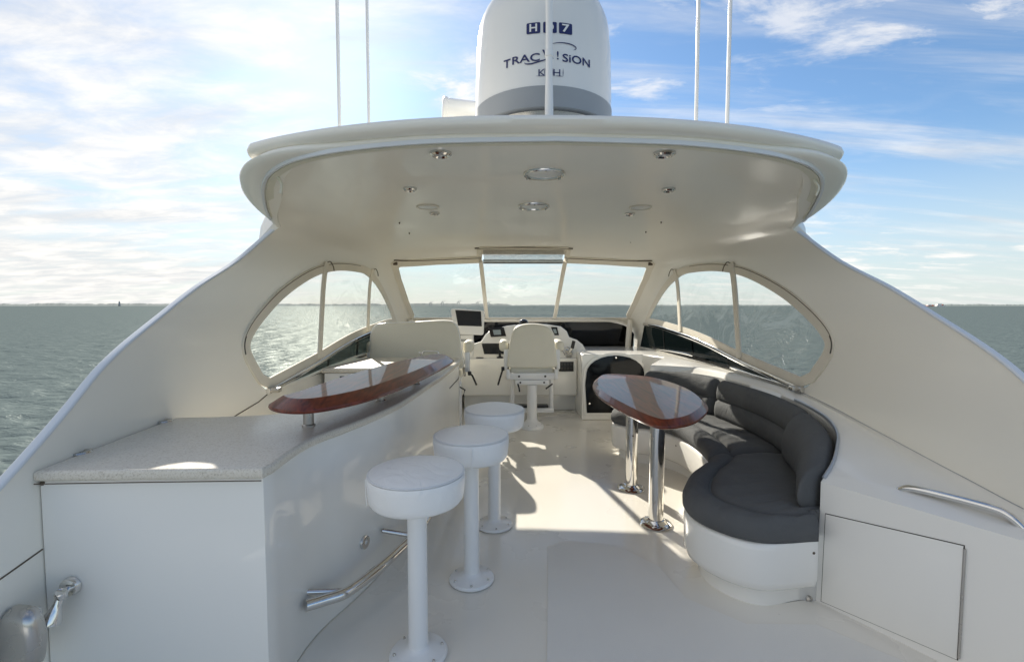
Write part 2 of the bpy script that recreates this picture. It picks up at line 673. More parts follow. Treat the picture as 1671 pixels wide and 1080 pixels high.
def box(name, lo, hi, material, parent=None, bevel=0.0, seg=2, origin=None):
    bm = bmesh.new()
    bmesh.ops.create_cube(bm, size=1)
    for w in bm.verts:
        w.co = Vector([lo[i] + (w.co[i] + 0.5) * (hi[i] - lo[i]) for i in range(3)])
    if bevel:
        bmesh.ops.bevel(bm, geom=list(bm.edges), offset=bevel, segments=seg, profile=0.5, affect='EDGES', clamp_overlap=True)
    return put_bm(name, bm, material, parent, True, 40, origin)


def prism(name, plan, z0, z1, material, parent=None, bevel=0.0, seg=3, origin=None, both=True):
    return slab(name, plan, (0, 0, z0), (1, 0, 0), (0, 1, 0), z1 - z0, material, parent, bevel, seg, 40, origin, both)


def rrect(w, h, r, n=5):
    pts = []
    for cx, cy, a0 in ((w / 2 - r, h / 2 - r, 0), (-w / 2 + r, h / 2 - r, 90), (-w / 2 + r, -h / 2 + r, 180), (w / 2 - r, -h / 2 + r, 270)):
        for i in range(n + 1):
            a = R(a0 + 90 * i / n)
            pts.append((cx + r * math.cos(a), cy + r * math.sin(a)))
    return pts


def pchip(xk, yk):
    xk, yk = np.array(xk, float), np.array(yk, float)
    h = np.diff(xk)
    dl = np.diff(yk) / h
    m = np.zeros_like(yk)
    m[1:-1] = np.where(dl[:-1] * dl[1:] > 0, 2 * dl[:-1] * dl[1:] / (dl[:-1] + dl[1:] + 1e-12), 0)
    m[0], m[-1] = dl[0], dl[-1]

    def f(x):
        x = min(max(x, xk[0]), xk[-1])
        i = min(int(np.searchsorted(xk, x, 'right')) - 1, len(h) - 1)
        t = (x - xk[i]) / h[i]
        return float((2 * t ** 3 - 3 * t ** 2 + 1) * yk[i] + (t ** 3 - 2 * t ** 2 + t) * h[i] * m[i]
                     + (-2 * t ** 3 + 3 * t ** 2) * yk[i + 1] + (t ** 3 - t ** 2) * h[i] * m[i + 1])
    return f


# ================================================================== SETTING: sea, far shore
SEA_Z = -4.7


def build_sea():
    rr = [0.0, 3.0] + list(np.geomspace(6, 420, 520)) + list(np.geomspace(430, 45000, 40))
    th = list(np.linspace(-72, 72, 760)) + list(np.linspace(72, 288, 60))[1:-1]
    th = np.radians(th)
    rr = np.array(rr[1:])
    A, B = np.meshgrid(rr, th, indexing='ij')
    X, Y = A * np.sin(B), A * np.cos(B)
    Z = np.zeros_like(X)
    rng = np.random.RandomState(3)
    for lam, amp, cnt in ((9.0, 0.045, 5), (4.2, 0.038, 7), (2.1, 0.026, 9), (1.05, 0.013, 10), (0.55, 0.006, 8)):
        for _ in range(cnt):
            a = math.radians(205 + rng.normal(0, 38))
            l = lam * rng.uniform(0.75, 1.3)
            k = 2 * math.pi / l
            ph = rng.uniform(0, 6.28)
            w = np.sin(k * (X * math.cos(a) + Y * math.sin(a)) + ph + 0.7 * np.sin(0.11 * X + ph) + 0.7 * np.sin(0.13 * Y - ph))
            w = 1.0 - 2.0 * (0.5 - 0.5 * w) ** 0.8
            fade = np.clip(1 - A / (l * 95), 0, 1)
            Z += amp * 0.62 * w * fade
    n, m = X.shape
    V = np.stack([X, Y, Z + SEA_Z], -1).reshape(-1, 3)
    i = np.arange(n - 1)[:, None]
    j = np.arange(m)[None, :]
    j2 = (j + 1) % m
    F = np.stack([i * m + j, (i + 1) * m + j, (i + 1) * m + j2, i * m + j2], -1).reshape(-1, 4)
    me = bpy.data.meshes.new('sea')
    me.vertices.add(len(V))
    me.vertices.foreach_set('co', V.astype(np.float32).ravel())
    me.loops.add(F.size)
    me.loops.foreach_set('vertex_index', F.astype(np.int32).ravel())
    me.polygons.add(len(F))
    me.polygons.foreach_set('loop_start', np.arange(0, F.size, 4, dtype=np.int32))
    me.update(calc_edges=True)
    me.polygons.foreach_set('use_smooth', [True] * len(F))
    me.materials.append(M_SEA)
    ob = bpy.data.objects.new('sea', me)
    COL.objects.link(ob)
    tag(ob, 'grey green choppy open water all around the boat', kind='structure')


build_sea()


def far_pt(px, d):
    v = ray(px, 499)
    v = v[:2] / np.linalg.norm(v[:2])
    return CAM[0] + v[0] * d, CAM[1] + v[1] * d


def shore(name, x0, x1, d, h, seed, label):
    rng = random.Random(seed)
    V, Fc = [], []
    n = max(10, int((x1 - x0) / 3))
    h *= 1.5
    hh = h * 0.6
    for i in range(n + 1):
        px = x0 + (x1 - x0) * i / n
        hh = 0.75 * hh + 0.25 * h * rng.uniform(0.3, 1.2)
        e = min(1, i / 4, (n - i) / 4)
        a, b = far_pt(px, d), far_pt(px, d + 260)
        V += [(a[0], a[1], SEA_Z - 1), ((a[0] + b[0]) / 2, (a[1] + b[1]) / 2, SEA_Z + 0.5 + hh * e), (b[0], b[1], SEA_Z - 1)]
    for i in range(n):
        for k in range(2):
            Fc.append((i * 3 + k, i * 3 + k + 1, i * 3 + 4 + k, i * 3 + 3 + k))
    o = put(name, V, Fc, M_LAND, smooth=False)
    tag(o, label, kind='structure')


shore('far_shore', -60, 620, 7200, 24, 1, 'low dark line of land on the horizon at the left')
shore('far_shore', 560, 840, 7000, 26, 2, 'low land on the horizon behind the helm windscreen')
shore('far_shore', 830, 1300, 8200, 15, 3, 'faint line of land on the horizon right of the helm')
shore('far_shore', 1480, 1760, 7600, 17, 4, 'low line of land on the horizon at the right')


def far_block(px, d, w, h, dep, name, label, cat, material, parts):
    x, y = far_pt(px, d)
    t = thing(name, label, cat, (x, y, SEA_Z))
    for (nm, a, b, z0, z1, mm) in parts:
        box(nm, (x + a * w, y, SEA_Z + z0 * h), (x + b * w, y + dep, SEA_Z + z1 * h), mm, t)
    return t


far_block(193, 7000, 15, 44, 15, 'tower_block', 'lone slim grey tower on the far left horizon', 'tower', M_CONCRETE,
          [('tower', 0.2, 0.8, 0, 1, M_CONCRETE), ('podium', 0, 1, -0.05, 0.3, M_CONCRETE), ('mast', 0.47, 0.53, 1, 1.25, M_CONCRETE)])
for i, (px, h, lb) in enumerate(((703, 60, 'leftmost tiny harbour crane on the horizon behind the windscreen'),
                                 (722, 66, 'tiny harbour crane on the horizon left of the helm monitor'),
                                 (748, 70, 'tiny harbour crane on the horizon just above the helm monitor'),
                                 (779, 62, 'tiny harbour crane on the horizon beside the left windscreen mullion'),
                                 (797, 60, 'tiny harbour crane on the horizon right of the left windscreen mullion'))):
    x, y = far_pt(px, 6900)
    t = thing('harbour_crane', lb, 'crane', (x, y, SEA_Z), 'harbour cranes on the horizon')
    for s in (-16, 14):
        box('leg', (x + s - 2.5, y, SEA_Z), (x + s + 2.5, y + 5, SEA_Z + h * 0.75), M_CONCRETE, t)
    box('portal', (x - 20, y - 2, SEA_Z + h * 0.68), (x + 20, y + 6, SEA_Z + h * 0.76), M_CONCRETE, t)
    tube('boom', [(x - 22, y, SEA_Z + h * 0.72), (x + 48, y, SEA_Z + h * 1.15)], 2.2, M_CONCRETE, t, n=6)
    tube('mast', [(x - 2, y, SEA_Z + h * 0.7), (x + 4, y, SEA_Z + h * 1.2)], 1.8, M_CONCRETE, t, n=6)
for px, w, h, lb, hm in ((1503, 62, 20, 'small white vessel on the right horizon, nearest the coaming edge', M_FARW),
                         (1520, 54, 15, 'low reddish vessel in the middle of the right horizon cluster', M_FARR),
                         (1536, 60, 19, 'small white vessel at the right end of the horizon cluster', M_FARW)):
    far_block(px, 4200, w, h, 20, 'distant_vessel', lb, 'ship', hm,
              [('hull', -0.5, 0.5, -0.1, 0.32, hm), ('deckhouse', -0.4, 0.05, 0.32, 0.95, M_FARW), ('funnel', 0.15, 0.25, 0.32, 0.8, M_FARR)])

# ================================================================== SETTING: deck and hull
HW = 1.93
ck = pchip([0.4, 2.1, 3.0, 4.5, 5.3, 5.65, 5.9, 6.15, 6.5, 7.05, 7.3], [2.19, 2.21, 2.25, 2.25, 2.215, 2.175, 2.09, 1.93, 1.665, 1.22, 1.0])
wk = pchip([0.4, 1.5, 2.1, 3.0, 4.5, 5.4, 5.9, 6.5, 7.05, 7.3], [1.79, 1.835, 1.89, 1.93, 1.90, 1.85, 1.82, 1.78, 1.74, 1.72])
PW = 5.0


def z0f(Y):
    return min(1.3, ck(Y) - 0.55)


def Xw(Y, z):
    a = z0f(Y)
    if z <= a:
        return wk(Y)
    t = min(0.9999, (z - a) / (ck(Y) - a))
    return wk(Y) * (1 - t ** PW) ** (1 / PW)


def Zc(X, Y):
    a = z0f(Y)
    u = min(0.9999, abs(X) / wk(Y))
    return a + (ck(Y) - a) * (1 - u ** PW) ** (1 / PW)


def Yfront(X, z):
    lo, hi = 5.2, 7.2
    for _ in range(40):
        m = (lo + hi) / 2
        if Zc(X, m) > z:
            lo = m
        else:
            hi = m
    return (lo + hi) / 2


dk = put('deck', [(-1.97, 0.2, 0), (1.97, 0.2, 0), (1.97, 7.1, 0), (-1.97, 7.1, 0), (-1.97, 0.2, -0.12), (1.97, 0.2, -0.12), (1.97, 7.1, -0.12), (-1.97, 7.1, -0.12)],
         [(0, 1, 2, 3), (4, 5, 6, 7), (0, 1, 5, 4), (1, 2, 6, 5), (2, 3, 7, 6), (3, 0, 4, 7)], M_DECK, smooth=False, origin=(0, 0, 0))
tag(dk, 'glossy cream flybridge deck under stools and table', kind='structure')
prism('nonskid_panel', [(-0.22, 0.3), (1.80, 0.3), (1.62, 1.55), (1.18, 2.02), (0.86, 2.03), (0.66, 2.22), (0.62, 2.5), (0.45, 2.72), (0.14, 2.80), (0.02, 2.72)],
      0.0, 0.005, M_NONSKID, dk, bevel=0.002, seg=1)
hl = put('hull', [(-2.1, -3, -0.14), (2.1, -3, -0.14), (1.9, 7.6, -0.14), (-1.9, 7.6, -0.14), (-2.5, -6, SEA_Z - 0.5), (2.5, -6, SEA_Z - 0.5), (1.6, 12, SEA_Z - 0.5), (-1.6, 12, SEA_Z - 0.5)],
         [(0, 1, 2, 3), (4, 5, 6, 7), (0, 1, 5, 4), (1, 2, 6, 5), (2, 3, 7, 6), (3, 0, 4, 7)], M_HULL, smooth=False)
tag(hl, 'white yacht hull below the flybridge deck', kind='structure')

# ================================================================== HARDTOP SHELL
YJ = 3.36
ZS = pchip([0.3, 0.9, 1.3, 1.465, 1.725, 1.925, 2.34, 2.58, 2.99, 3.2, YJ], [0.34, 0.53, 0.76, 0.868, 1.052, 1.20, 1.42, 1.54, 1.725, 1.86, 1.999])
FJ = (1.999 - 1.3) / (ck(YJ) - 1.3)
XJ = Xw(YJ, 1.999)
YE = pchip([0, 0.5, 0.9, 1.3, 1.5, 1.62, 1.72, 1.79, XJ], [2.165, 2.20, 2.285, 2.43, 2.58, 2.74, 2.94, 3.13, YJ])


def build_shell():
    NW, NC = 34, 60
    us = [math.sin(math.pi / 2 * x) for x in np.linspace(-1, 1, NC + 1)]
    V, Fc, key = [], [], {}

    def add(p):
        V.append(tuple(p))
        return len(V) - 1
    # main arch Y >= YJ
    Ys = list(np.linspace(YJ, 5.3, 26)) + list(np.linspace(5.3, 7.05, 40))[1:]
    rows = []
    for Y in Ys:
        zj = z0f(Y) + FJ * (ck(Y) - z0f(Y))
        xj = Xw(Y, zj)
        row = []
        for i in range(NW + 1):
            z = zj * i / NW
            row.append(add((-Xw(Y, z), Y, z)))
        for u in us[1:-1]:
            row.append(add((u * xj, Y, Zc(u * xj, Y))))
        for i in range(NW, -1, -1):
            z = zj * i / NW
            row.append(add((Xw(Y, z), Y, z)))
        rows.append(row)
    for a, b in zip(rows[:-1], rows[1:]):
        for q in range(len(a) - 1):
            Fc.append((a[q], a[q + 1], b[q + 1], b[q]))
    first = rows[0]
    n = len(first)
    # aft walls
    Ya = list(np.linspace(YJ, 1.6, 34))[1:] + list(np.linspace(1.6, 0.35, 12))[1:]
    for side in (-1, 1):
        prev = first[:NW + 1] if side < 0 else first[::-1][:NW + 1]
        for Y in Ya:
            row = [add((side * Xw(Y, ZS(Y) * i / NW), Y, ZS(Y) * i / NW)) for i in range(NW + 1)]
            for q in range(NW):
                Fc.append((prev[q], prev[q + 1], row[q + 1], row[q]))
            prev = row
    # overhanging roof aft of the junction
    ceil = first[NW:n - NW]
    cols = []
    NR = 26
    for k, u in enumerate(us):
        X = u * XJ
        ye = YE(abs(X))
        if k in (0, NC):
            cols.append([ceil[k]] * (NR + 1))
            continue
        col = [ceil[k]]
        for r in range(1, NR + 1):
            Y = YJ + (ye - YJ) * r / NR
            col.append(add((X, Y, Zc(X, Y))))
        cols.append(col)
    for a, b in zip(cols[:-1], cols[1:]):
        for r in range(NR):
            f = [a[r], b[r], b[r + 1], a[r + 1]]
            g = []
            for q in f:
                if q not in g:
                    g.append(q)
            if len(g) > 2:
                Fc.append(tuple(g))
    # give it thickness
    bm = bmesh.new()
    bv = [bm.verts.new(v) for v in V]
    for f in Fc:
        bm.faces.new([bv[i] for i in f])
    bmesh.ops.recalc_face_normals(bm, faces=bm.faces)
    bm.normal_update()
    bm.verts.index_update()
    # normals must point outwards (away from the cabin axis)
    test = min(bm.faces, key=lambda f: (f.calc_center_median() - Vector((0, 4, 2.25))).length)
    sgn = 1 if test.normal.z > 0 else -1
    N = [v.normal * sgn for v in bm.verts]
    outer = []
    for v, nn in zip(bm.verts, N):
        X, Y, Z = v.co
        t = 0.03
        top = min(1, max(0, (Z - 1.93) / 0.18))
        t += 0.055 * top * (1 if Y < 5.6 else max(0, 1 - (Y - 5.6) / 0.3))
        a = min(1, max(0, (Y - 3.365) / 0.26))
        b_ = min(1, max(0, (4.5 - Y) / 0.7))
        a = a * a * (3 - 2 * a) * b_ * b_ * (3 - 2 * b_)
        t += 0.22 * a * math.exp(-((Z - 1.95) / 0.22) ** 2)
        outer.append(v.co + nn * t)
    be = [(e.verts[0].index, e.verts[1].index) for e in bm.edges if len(e.link_faces) == 1]
    n0 = len(V)
    V2 = [tuple(v.co) for v in bm.verts] + [tuple(o) for o in outer]
    F2 = [tuple(q.index for q in f.verts) for f in bm.faces]
    bm.free()
    F2 += [tuple(i + n0 for i in f[::-1]) for f in F2]
    F2 += [(a, b, b + n0, a + n0) for a, b in be]
    return V2, F2


def cutter(outline, o, u, v, th):
    o, u, v = Vector(o), Vector(u), Vector(v)
    nrm = u.cross(v).normalized()
    bm = bmesh.new()
    f = bm.faces.new([bm.verts.new(o + u * a + v * b) for a, b in outline])
    ex = bmesh.ops.extrude_face_region(bm, geom=[f])
    bmesh.ops.translate(bm, vec=nrm * th, verts=[e for e in ex['geom'] if isinstance(e, bmesh.types.BMVert)])
    bmesh.ops.recalc_face_normals(bm, faces=bm.faces)
    me = bpy.data.meshes.new('cut')
    bm.to_mesh(me)
    bm.free()
    ob = bpy.data.objects.new('cut', me)
    COL.objects.link(ob)
    return ob


# side openings (Y, z): arch above, wedge of smoked screen below
HOLE = [(3.38, 0.832), (3.26, 0.88), (3.115, 1.02), (3.03, 1.15), (3.06, 1.265), (3.25, 1.41), (3.60, 1.59), (4.10, 1.765), (4.55, 1.848), (5.05, 1.878), (5.45, 1.858), (5.9, 1.715), (6.3, 1.475), (6.58, 1.22), (6.72, 1.02), (6.80, 0.845)]
HOLE_B = [(6.3, 0.86), (5.3, 0.885), (4.5, 0.865), (3.86, 0.837), (3.48, 0.83)]
hole_arch = cr(HOLE, 90)
hole_full = [tuple(p) for p in hole_arch] + HOLE_B
RAIL = [(3.33, 0.872), (3.7, 0.915), (4.16, 0.972), (4.7, 1.055), (5.16, 1.118), (5.7, 1.168), (6.2, 1.205), (6.62, 1.215)]
# windscreen opening (X, z)
WIN = [(-1.60, 1.245), (-1.635, 1.5), (-1.655, 1.8), (-1.64, 1.965), (-1.58, 2.0), (-1.1, 2.035), (-0.58, 2.055), (-0.565, 2.13), (-0.53, 2.15),
       (0.53, 2.15), (0.565, 2.13), (0.58, 2.055), (1.1, 2.035), (1.58, 2.0), (1.64, 1.965), (1.655, 1.8), (1.635, 1.5), (1.60, 1.245)]

top = thing('hardtop', 'cream moulded hardtop sweeping down into both side coamings', 'hardtop', (0, 3.4, 0))
sv, sf = build_shell()
shell = put('shell', sv, sf, M_SHELL, top, True, 40)
cuts = [cutter(hole_full, (1.5, 0, 0), (0, 1, 0), (0, 0, 1), 1.3), cutter(hole_full, (-2.8, 0, 0), (0, 1, 0), (0, 0, 1), 1.3),
        cutter(WIN, (0, 8.0, 0), (1, 0, 0), (0, 0, 1), 2.75)]
for c in cuts:
    md = shell.modifiers.new('cut', 'BOOLEAN')
    md.object = c
    md.operation = 'DIFFERENCE'
    md.solver = 'EXACT'
# shell mesh is stored about the thing's base, the cutters in world space: both meet through the parent transform
bpy.context.view_layer.update()
dg = bpy.context.evaluated_depsgraph_get()
me2 = bpy.data.meshes.new_from_object(shell.evaluated_get(dg))
shell.modifiers.clear()
shell.data = me2
me2.polygons.foreach_set('use_smooth', [True] * len(me2.polygons))
me2.set_sharp_from_angle(angle=R(38))
for c in cuts:
    bpy.data.objects.remove(c)

# --- roof edge mouldings
xs = [math.sin(math.pi / 2 * q) * XJ for q in np.linspace(-1, 1, 121)]
edge = [np.array((x, YE(abs(x)), Zc(x, YE(abs(x))))) for x in xs]


def sm(a, b, x):
    t = min(1, max(0, (x - a) / (b - a)))
    return t * t * (3 - 2 * t)


# travelling left to right the outside (aft) is to the right
profA = [(-0.10, 0.005), (0.0, 0.0), (0.045, 0.004), (0.095, 0.022), (0.122, 0.055), (0.125, 0.085), (0.095, 0.125), (0.045, 0.155), (0.0, 0.17), (-0.12, 0.18)]
sclA = []
for p in edge:
    k = 0.10 + 0.87 * sm(1.0, 1.66, abs(p[0]))
    e = sm(0.0, 0.48, YJ - p[1])
    sclA.append((k * (0.12 + 0.88 * e), (0.20 + 0.24 * sm(0.9, 1.55, abs(p[0])) + 0.18 * sm(1.55, 1.72, abs(p[0]))) * (0.15 + 0.85 * e)))
sweep('lower_lip', edge, profA, M_SHELL, top, scale=sclA, angle=60)
eb = [np.array((x, 0, 0)) for x in 1.60 * np.sin(np.pi / 2 * np.linspace(-1, 1, 150))]
pathB = []
for p in eb:
    q = abs(p[0]) / 1.5
    pathB.append(np.array((p[0], 2.165 + 0.42 * q ** 2.2, 2.226 + 0.014 * q * q)))
profB = [(-0.25, 0.02), (0.0, 0.006), (0.05, 0.008), (0.078, 0.018), (0.090, 0.036), (0.080, 0.056), (0.045, 0.069), (0.0, 0.074), (-0.25, 0.085)]
sclB = []
for i, p in enumerate(pathB):
    e = math.sqrt(max(0.0, 1 - (1 - min(1, (1.605 - abs(p[0])) / 0.07)) ** 2))
    sclB.append((0.35 + 0.65 * e, (0.30 + 0.70 * e) * (1 + 0.2 * min(1, abs(p[0]) / 1.4) ** 2)))
sweep('upper_lip', pathB, profB, M_SHELL, top, scale=sclB, angle=60)


def edge_off(inset, dz, lim=XJ):
    """the roof edge moved inboard along the ceiling"""
    out = []
    for i, p in enumerate(edge):
        if abs(p[0]) > lim:
            continue
        a, b = edge[max(0, i - 1)], edge[min(len(edge) - 1, i + 1)]
        t = (b - a)[:2]
        t = t / np.linalg.norm(t)
        nin = np.array((-t[1], t[0]))
        q = p[:2] + nin * inset
        out.append(np.array((q[0], q[1], min(Zc(q[0], q[1]), 9) + dz)))
    return out


sweep('awning_track', edge_off(-0.004, -0.006, 1.81), [(-0.008, -0.008), (0.006, -0.009), (0.008, 0.010), (-0.008, 0.012)], M_TRACK, top)
sweep('canvas_strip', edge_off(0.034, -0.008, 1.74), [(-0.020, -0.007), (0.022, -0.010), (0.022, 0.006), (-0.020, 0.004)], M_STRIP, top)
tube('strip_hem', edge_off(0.058, -0.004, 1.70), 0.0035, M_CANVAS, top, n=6)
for s in (-1, 1):
    pts = [(s * x, YE(x) + 0.035, Zc(x, YE(x) + 0.035) - 0.008 - (0.006 if k % 2 else 0)) for k, x in enumerate(np.linspace(1.56, 1.79, 26))]
    tube('lacing_cord', pts, 0.006, M_STRIP, top, n=6)
    b0 = np.array((s * 1.50, 2.64, Zc(1.5, 2.64) - 0.005))
    tube('loose_strap', [b0, b0 + (0.015, 0.0, -0.025), b0 + (0.03, -0.005, -0.06), b0 + (0.02, 0.0, -0.10)], 0.008, M_STRIP, top, n=6, samples=12)
# bright rub strip along the sweeping coaming edges
for s in (-1, 1):
    pts = [(s * (Xw(Y, ZS(Y)) + 0.012), Y, ZS(Y) + 0.004) for Y in np.linspace(0.9, YJ - 0.03, 60)]
    sweep('coaming_trim', pts, rrect(0.036, 0.014, 0.006, 3), M_TRACK, top, up=(s * 0.0, -0.6, 1))
    ln = [(s * (Xw(Y, 0.5) - 0.0005), Y, 0.40 + 0.13 * Y) for Y in np.linspace(0.8, 1.597, 12)] if s < 0 else None
    if ln:
        tube('moulding_seam', ln, 0.0028, M_BROWN, top, n=6)
        tube('moulding_seam', [(-(Xw(Y, z) - 0.001), Y, z) for Y, z in ((2.3, 0.735), (2.6, 0.745), (2.9, 0.757), (3.2, 0.79), (3.34, 0.825))], 0.0035, M_BROWN, top, n=6)
# small snap studs on the ceiling
for px, py in ((652, 363), (668, 380), (687, 395), (1079, 362), (1054, 378), (1029, 394)):
    p = atZ(px, py, 2.2)
    for _ in range(6):
        p = atZ(px, py, Zc(p[0], p[1]))
    lathe('snap_stud', [(0, -0.016), (0.005, -0.015), (0.007, -0.004), (0.008, 0.004)], (p[0], p[1], p[2]), M_BROWN, top, segs=8)

# ================================================================== CLEAR ENCLOSURES


def clip_poly(poly, keep):
    out = []
    for i in range(len(poly)):
        a, b = poly[i], poly[(i + 1) % len(poly)]
        fa, fb = keep(a), keep(b)
        if fa >= 0:
            out.append(a)
        if (fa >= 0) != (fb >= 0):
            t = fa / (fa - fb)
            out.append((a[0] + (b[0] - a[0]) * t, a[1] + (b[1] - a[1]) * t))
    return out


def inset(poly, d):
    """poly inset; d a number or a function of the edge midpoint"""
    n = len(poly)
    area = sum(poly[i][0] * poly[(i + 1) % n][1] - poly[(i + 1) % n][0] * poly[i][1] for i in range(n))
    sg = 1 if area > 0 else -1
    res = []
    for i in range(n):
        a, b, c = np.array(poly[i - 1]), np.array(poly[i]), np.array(poly[(i + 1) % n])
        t1 = (b - a) / (np.linalg.norm(b - a) + 1e-9)
        t2 = (c - b) / (np.linalg.norm(c - b) + 1e-9)
        n1, n2 = sg * np.array((-t1[1], t1[0])), sg * np.array((-t2[1], t2[0]))
        m = n1 + n2
        m = m / (np.linalg.norm(m) + 1e-9)
        k = max(0.45, m.dot(n1))
        dd = d(b) if callable(d) else d
        res.append(tuple(b + m * dd / k))
    return res


def resample(poly, step):
    out = []
    n = len(poly)
    for i in range(n):
        a, b = np.array(poly[i]), np.array(poly[(i + 1) % n])
        k = max(1, int(np.linalg.norm(b - a) / step))
        for q in range(k):
            out.append(tuple(a + (b - a) * q / k))
    return out


def band(name, outer, inner, f, material, parent, th):
    """ring of cloth between two matching outlines, mapped by f(a, b, depth)"""
    n = len(outer)
    V = [f(a, b, 0.0) for a, b in outer] + [f(a, b, 0.0) for a, b in inner] + [f(a, b, th) for a, b in outer] + [f(a, b, th) for a, b in inner]
    Fc = []
    for i in range(n):
        j = (i + 1) % n
        Fc += [(i, j, n + j, n + i), (2 * n + i, 2 * n + j, 3 * n + j, 3 * n + i), (n + i, n + j, 3 * n + j, 3 * n + i), (i, j, 2 * n + j, 2 * n + i)]
    return put(name, V, Fc, material, parent, True, 50)


def sheet(name, poly, f, material, parent, depth):
    bm = bmesh.new()
    fc = bm.faces.new([bm.verts.new(f(a, b, depth)) for a, b in poly])
    bmesh.ops.triangulate(bm, faces=[fc])
    return put_bm(name, bm, material, parent, True, 70)


rail_f = pchip([p[0] for p in RAIL], [p[1] for p in RAIL])
for s in (-1, 1):
    side = 'left' if s < 0 else 'right'

    def fm(Y, z, d, s=s):
        return (s * (Xw(Y, z) - d), Y, z)
    en = thing('side_enclosure', 'clear vinyl arched side window with beige canvas border on the %s' % side, 'window', (s * 1.9, 4.8, 0.85), 'side vinyl windows')
    arch = [tuple(p) for p in hole_arch if p[1] >= rail_f(p[0]) - 0.001 and p[1] > 0.9]
    outer = arch + [(Y, rail_f(Y)) for Y in np.linspace(arch[-1][0], arch[0][0], 30)[1:-1]]
    outer = resample(outer, 0.06)
    inn = inset(outer, lambda b: 0.066 if b[1] > rail_f(b[0]) + 0.1 else 0.06)
    band('canvas_border', inset(outer, -0.012), inn, fm, M_CANVAS, en, 0.014)
    mul = ((4.33, 4.17), (5.55, 5.42))          # Y at the top and bottom of the two upright straps
    lines = []
    for yt, yb in mul:
        lines.append(lambda p, yt=yt, yb=yb: p[0] - (yb + (yt - yb) * (p[1] - 0.95) / 0.9))
    pane = inset(outer, 0.045)
    for k in range(3):
        q = pane
        if k > 0:
            q = clip_poly(q, lines[k - 1])
        if k < 2:
            q = clip_poly(q, lambda p, k=k: -lines[k](p))
        if len(q) > 3:
            sheet('vinyl_pane', q, fm, M_CLEAR, en, 0.006)
    for yt, yb in mul:
        zt = max(p[1] for p in arch if abs(p[0] - yt) < 0.25) - 0.0
        zb = rail_f(yb)
        P = []
        for t in np.linspace(0, 1, 14):
            z = zb + (zt - zb) * t
            Y = yb + (yt - yb) * (z - 0.95) / 0.9
            P.append(fm(Y, z, 0.016))
        sweep('canvas_strap', P, rrect(0.016, 0.085, 0.006, 2), M_CANVAS, en, up=(0, 1, 0))
        tp = np.array(P[-1])
        tube('tie_cord', [tp, tp + (-s * 0.02, 0.03, 0.01), tp + (-s * 0.03, 0.07, -0.03), tp + (-s * 0.03, 0.09, -0.07)], 0.005, M_BROWN, en, n=6, samples=10)
    # zip line seen as a dark cord along the head of the arch
    P = [fm(a, b, 0.012) for a, b in inset(arch, -0.004)[14:-22]]
    tube('zip_cord', P, 0.004, M_BROWN, en, n=6)
    P = [fm(a, b, 0.006) for a, b in arch[9:16]]
    tube('dark_gasket', P, 0.012, M_DARK, en, n=6)
    # smoked wedge screen below with its chrome rail
    sw = thing('side_windscreen', 'dark smoked wedge screen with chrome top rail on the %s' % side, 'windscreen', (s * 1.9, 5.2, 0.8), 'smoked side screens')
    wedge = [(Y, rail_f(Y) - 0.025) for Y in np.linspace(3.36, 6.64, 30)] + [(6.80, 0.845)] + HOLE_B
    wedge = resample(wedge, 0.12)
    sheet('smoked_panel', wedge, fm, M_SMOKE, sw, 0.0)
    sweep('chrome_rail', [fm(Y, rail_f(Y) - 0.03, 0.014) for Y in np.linspace(3.30, 6.62, 50)], rrect(0.030, 0.042, 0.010, 3), M_CHROME, sw)
    sweep('lower_rail', [fm(a, b + 0.012, 0.012) for a, b in cr(HOLE_B[::-1], 40)], rrect(0.022, 0.022, 0.006, 3), M_CHROME if s > 0 else M_SHELL, sw)
    box('latch', tuple(np.array(fm(3.34, 0.845, 0.05)) - (0.03, 0.03, 0.015)), tuple(np.array(fm(3.34, 0.845, 0.05)) + (0.03, 0.03, 0.02)), M_STEEL, sw, bevel=0.008)
    for Y in (4.35, 5.1, 5.9):
        lo, hi = fm(Y, 0.87, 0.01), fm(Y + 0.06, rail_f(Y) - 0.03, 0.01)
        tube('screen_strut', [lo, hi], 0.008, M_BLACK, sw, n=6)


def ff(X, z, d):
    Y = Yfront(X, z)
    return (X, Y - d * 0.8, z - d * 0.6)


fe = thing('front_enclosure', 'three clear vinyl windscreen panels above the helm with beige canvas borders', 'window', (0, 6.9, 1.24))
wout = resample(WIN, 0.06)
win_in = inset(wout, lambda b: 0.055 if b[1] > 1.3 else 0.03)
band('canvas_border', inset(wout, -0.012), win_in, ff, M_CANVAS, fe, 0.012)
pane = inset(wout, 0.035)
mulx = ((-0.545, -0.50), (0.545, 0.515))


def mline(k):
    xt, xb = mulx[k]
    return lambda p: p[0] - (xb + (xt - xb) * (p[1] - 1.25) / 0.85)


for k in range(3):
    q = [p for p in pane]
    if k > 0:
        q = clip_poly(q, mline(k - 1))
    if k < 2:
        q = clip_poly(q, lambda p, k=k: -mline(k)(p))
    if k == 1:
        q = clip_poly(q, lambda p: 2.03 - p[1])
    sheet('vinyl_pane', resample(q, 0.12), ff, M_CLEAR, fe, 0.006)
for k in range(2):
    xt, xb = mulx[k]
    P = []
    for z in np.linspace(1.245, 2.14, 16):
        X = xb + (xt - xb) * (z - 1.25) / 0.85
        P.append(ff(X, z, 0.016))
    sweep('canvas_strap', P, rrect(0.055, 0.014, 0.005, 2), M_CANVAS, fe, up=(0, -1, 0.6))
for x0, x1, z in ((-1.6, -0.56, 2.012), (0.56, 1.6, 2.012)):
    tube('zip_cord', [ff(x, z + 0.045 * (1 - (abs(x) - 0.56) / 1.04), 0.012) for x in np.linspace(x0, x1, 20)], 0.007, M_BROWN, fe, n=6)
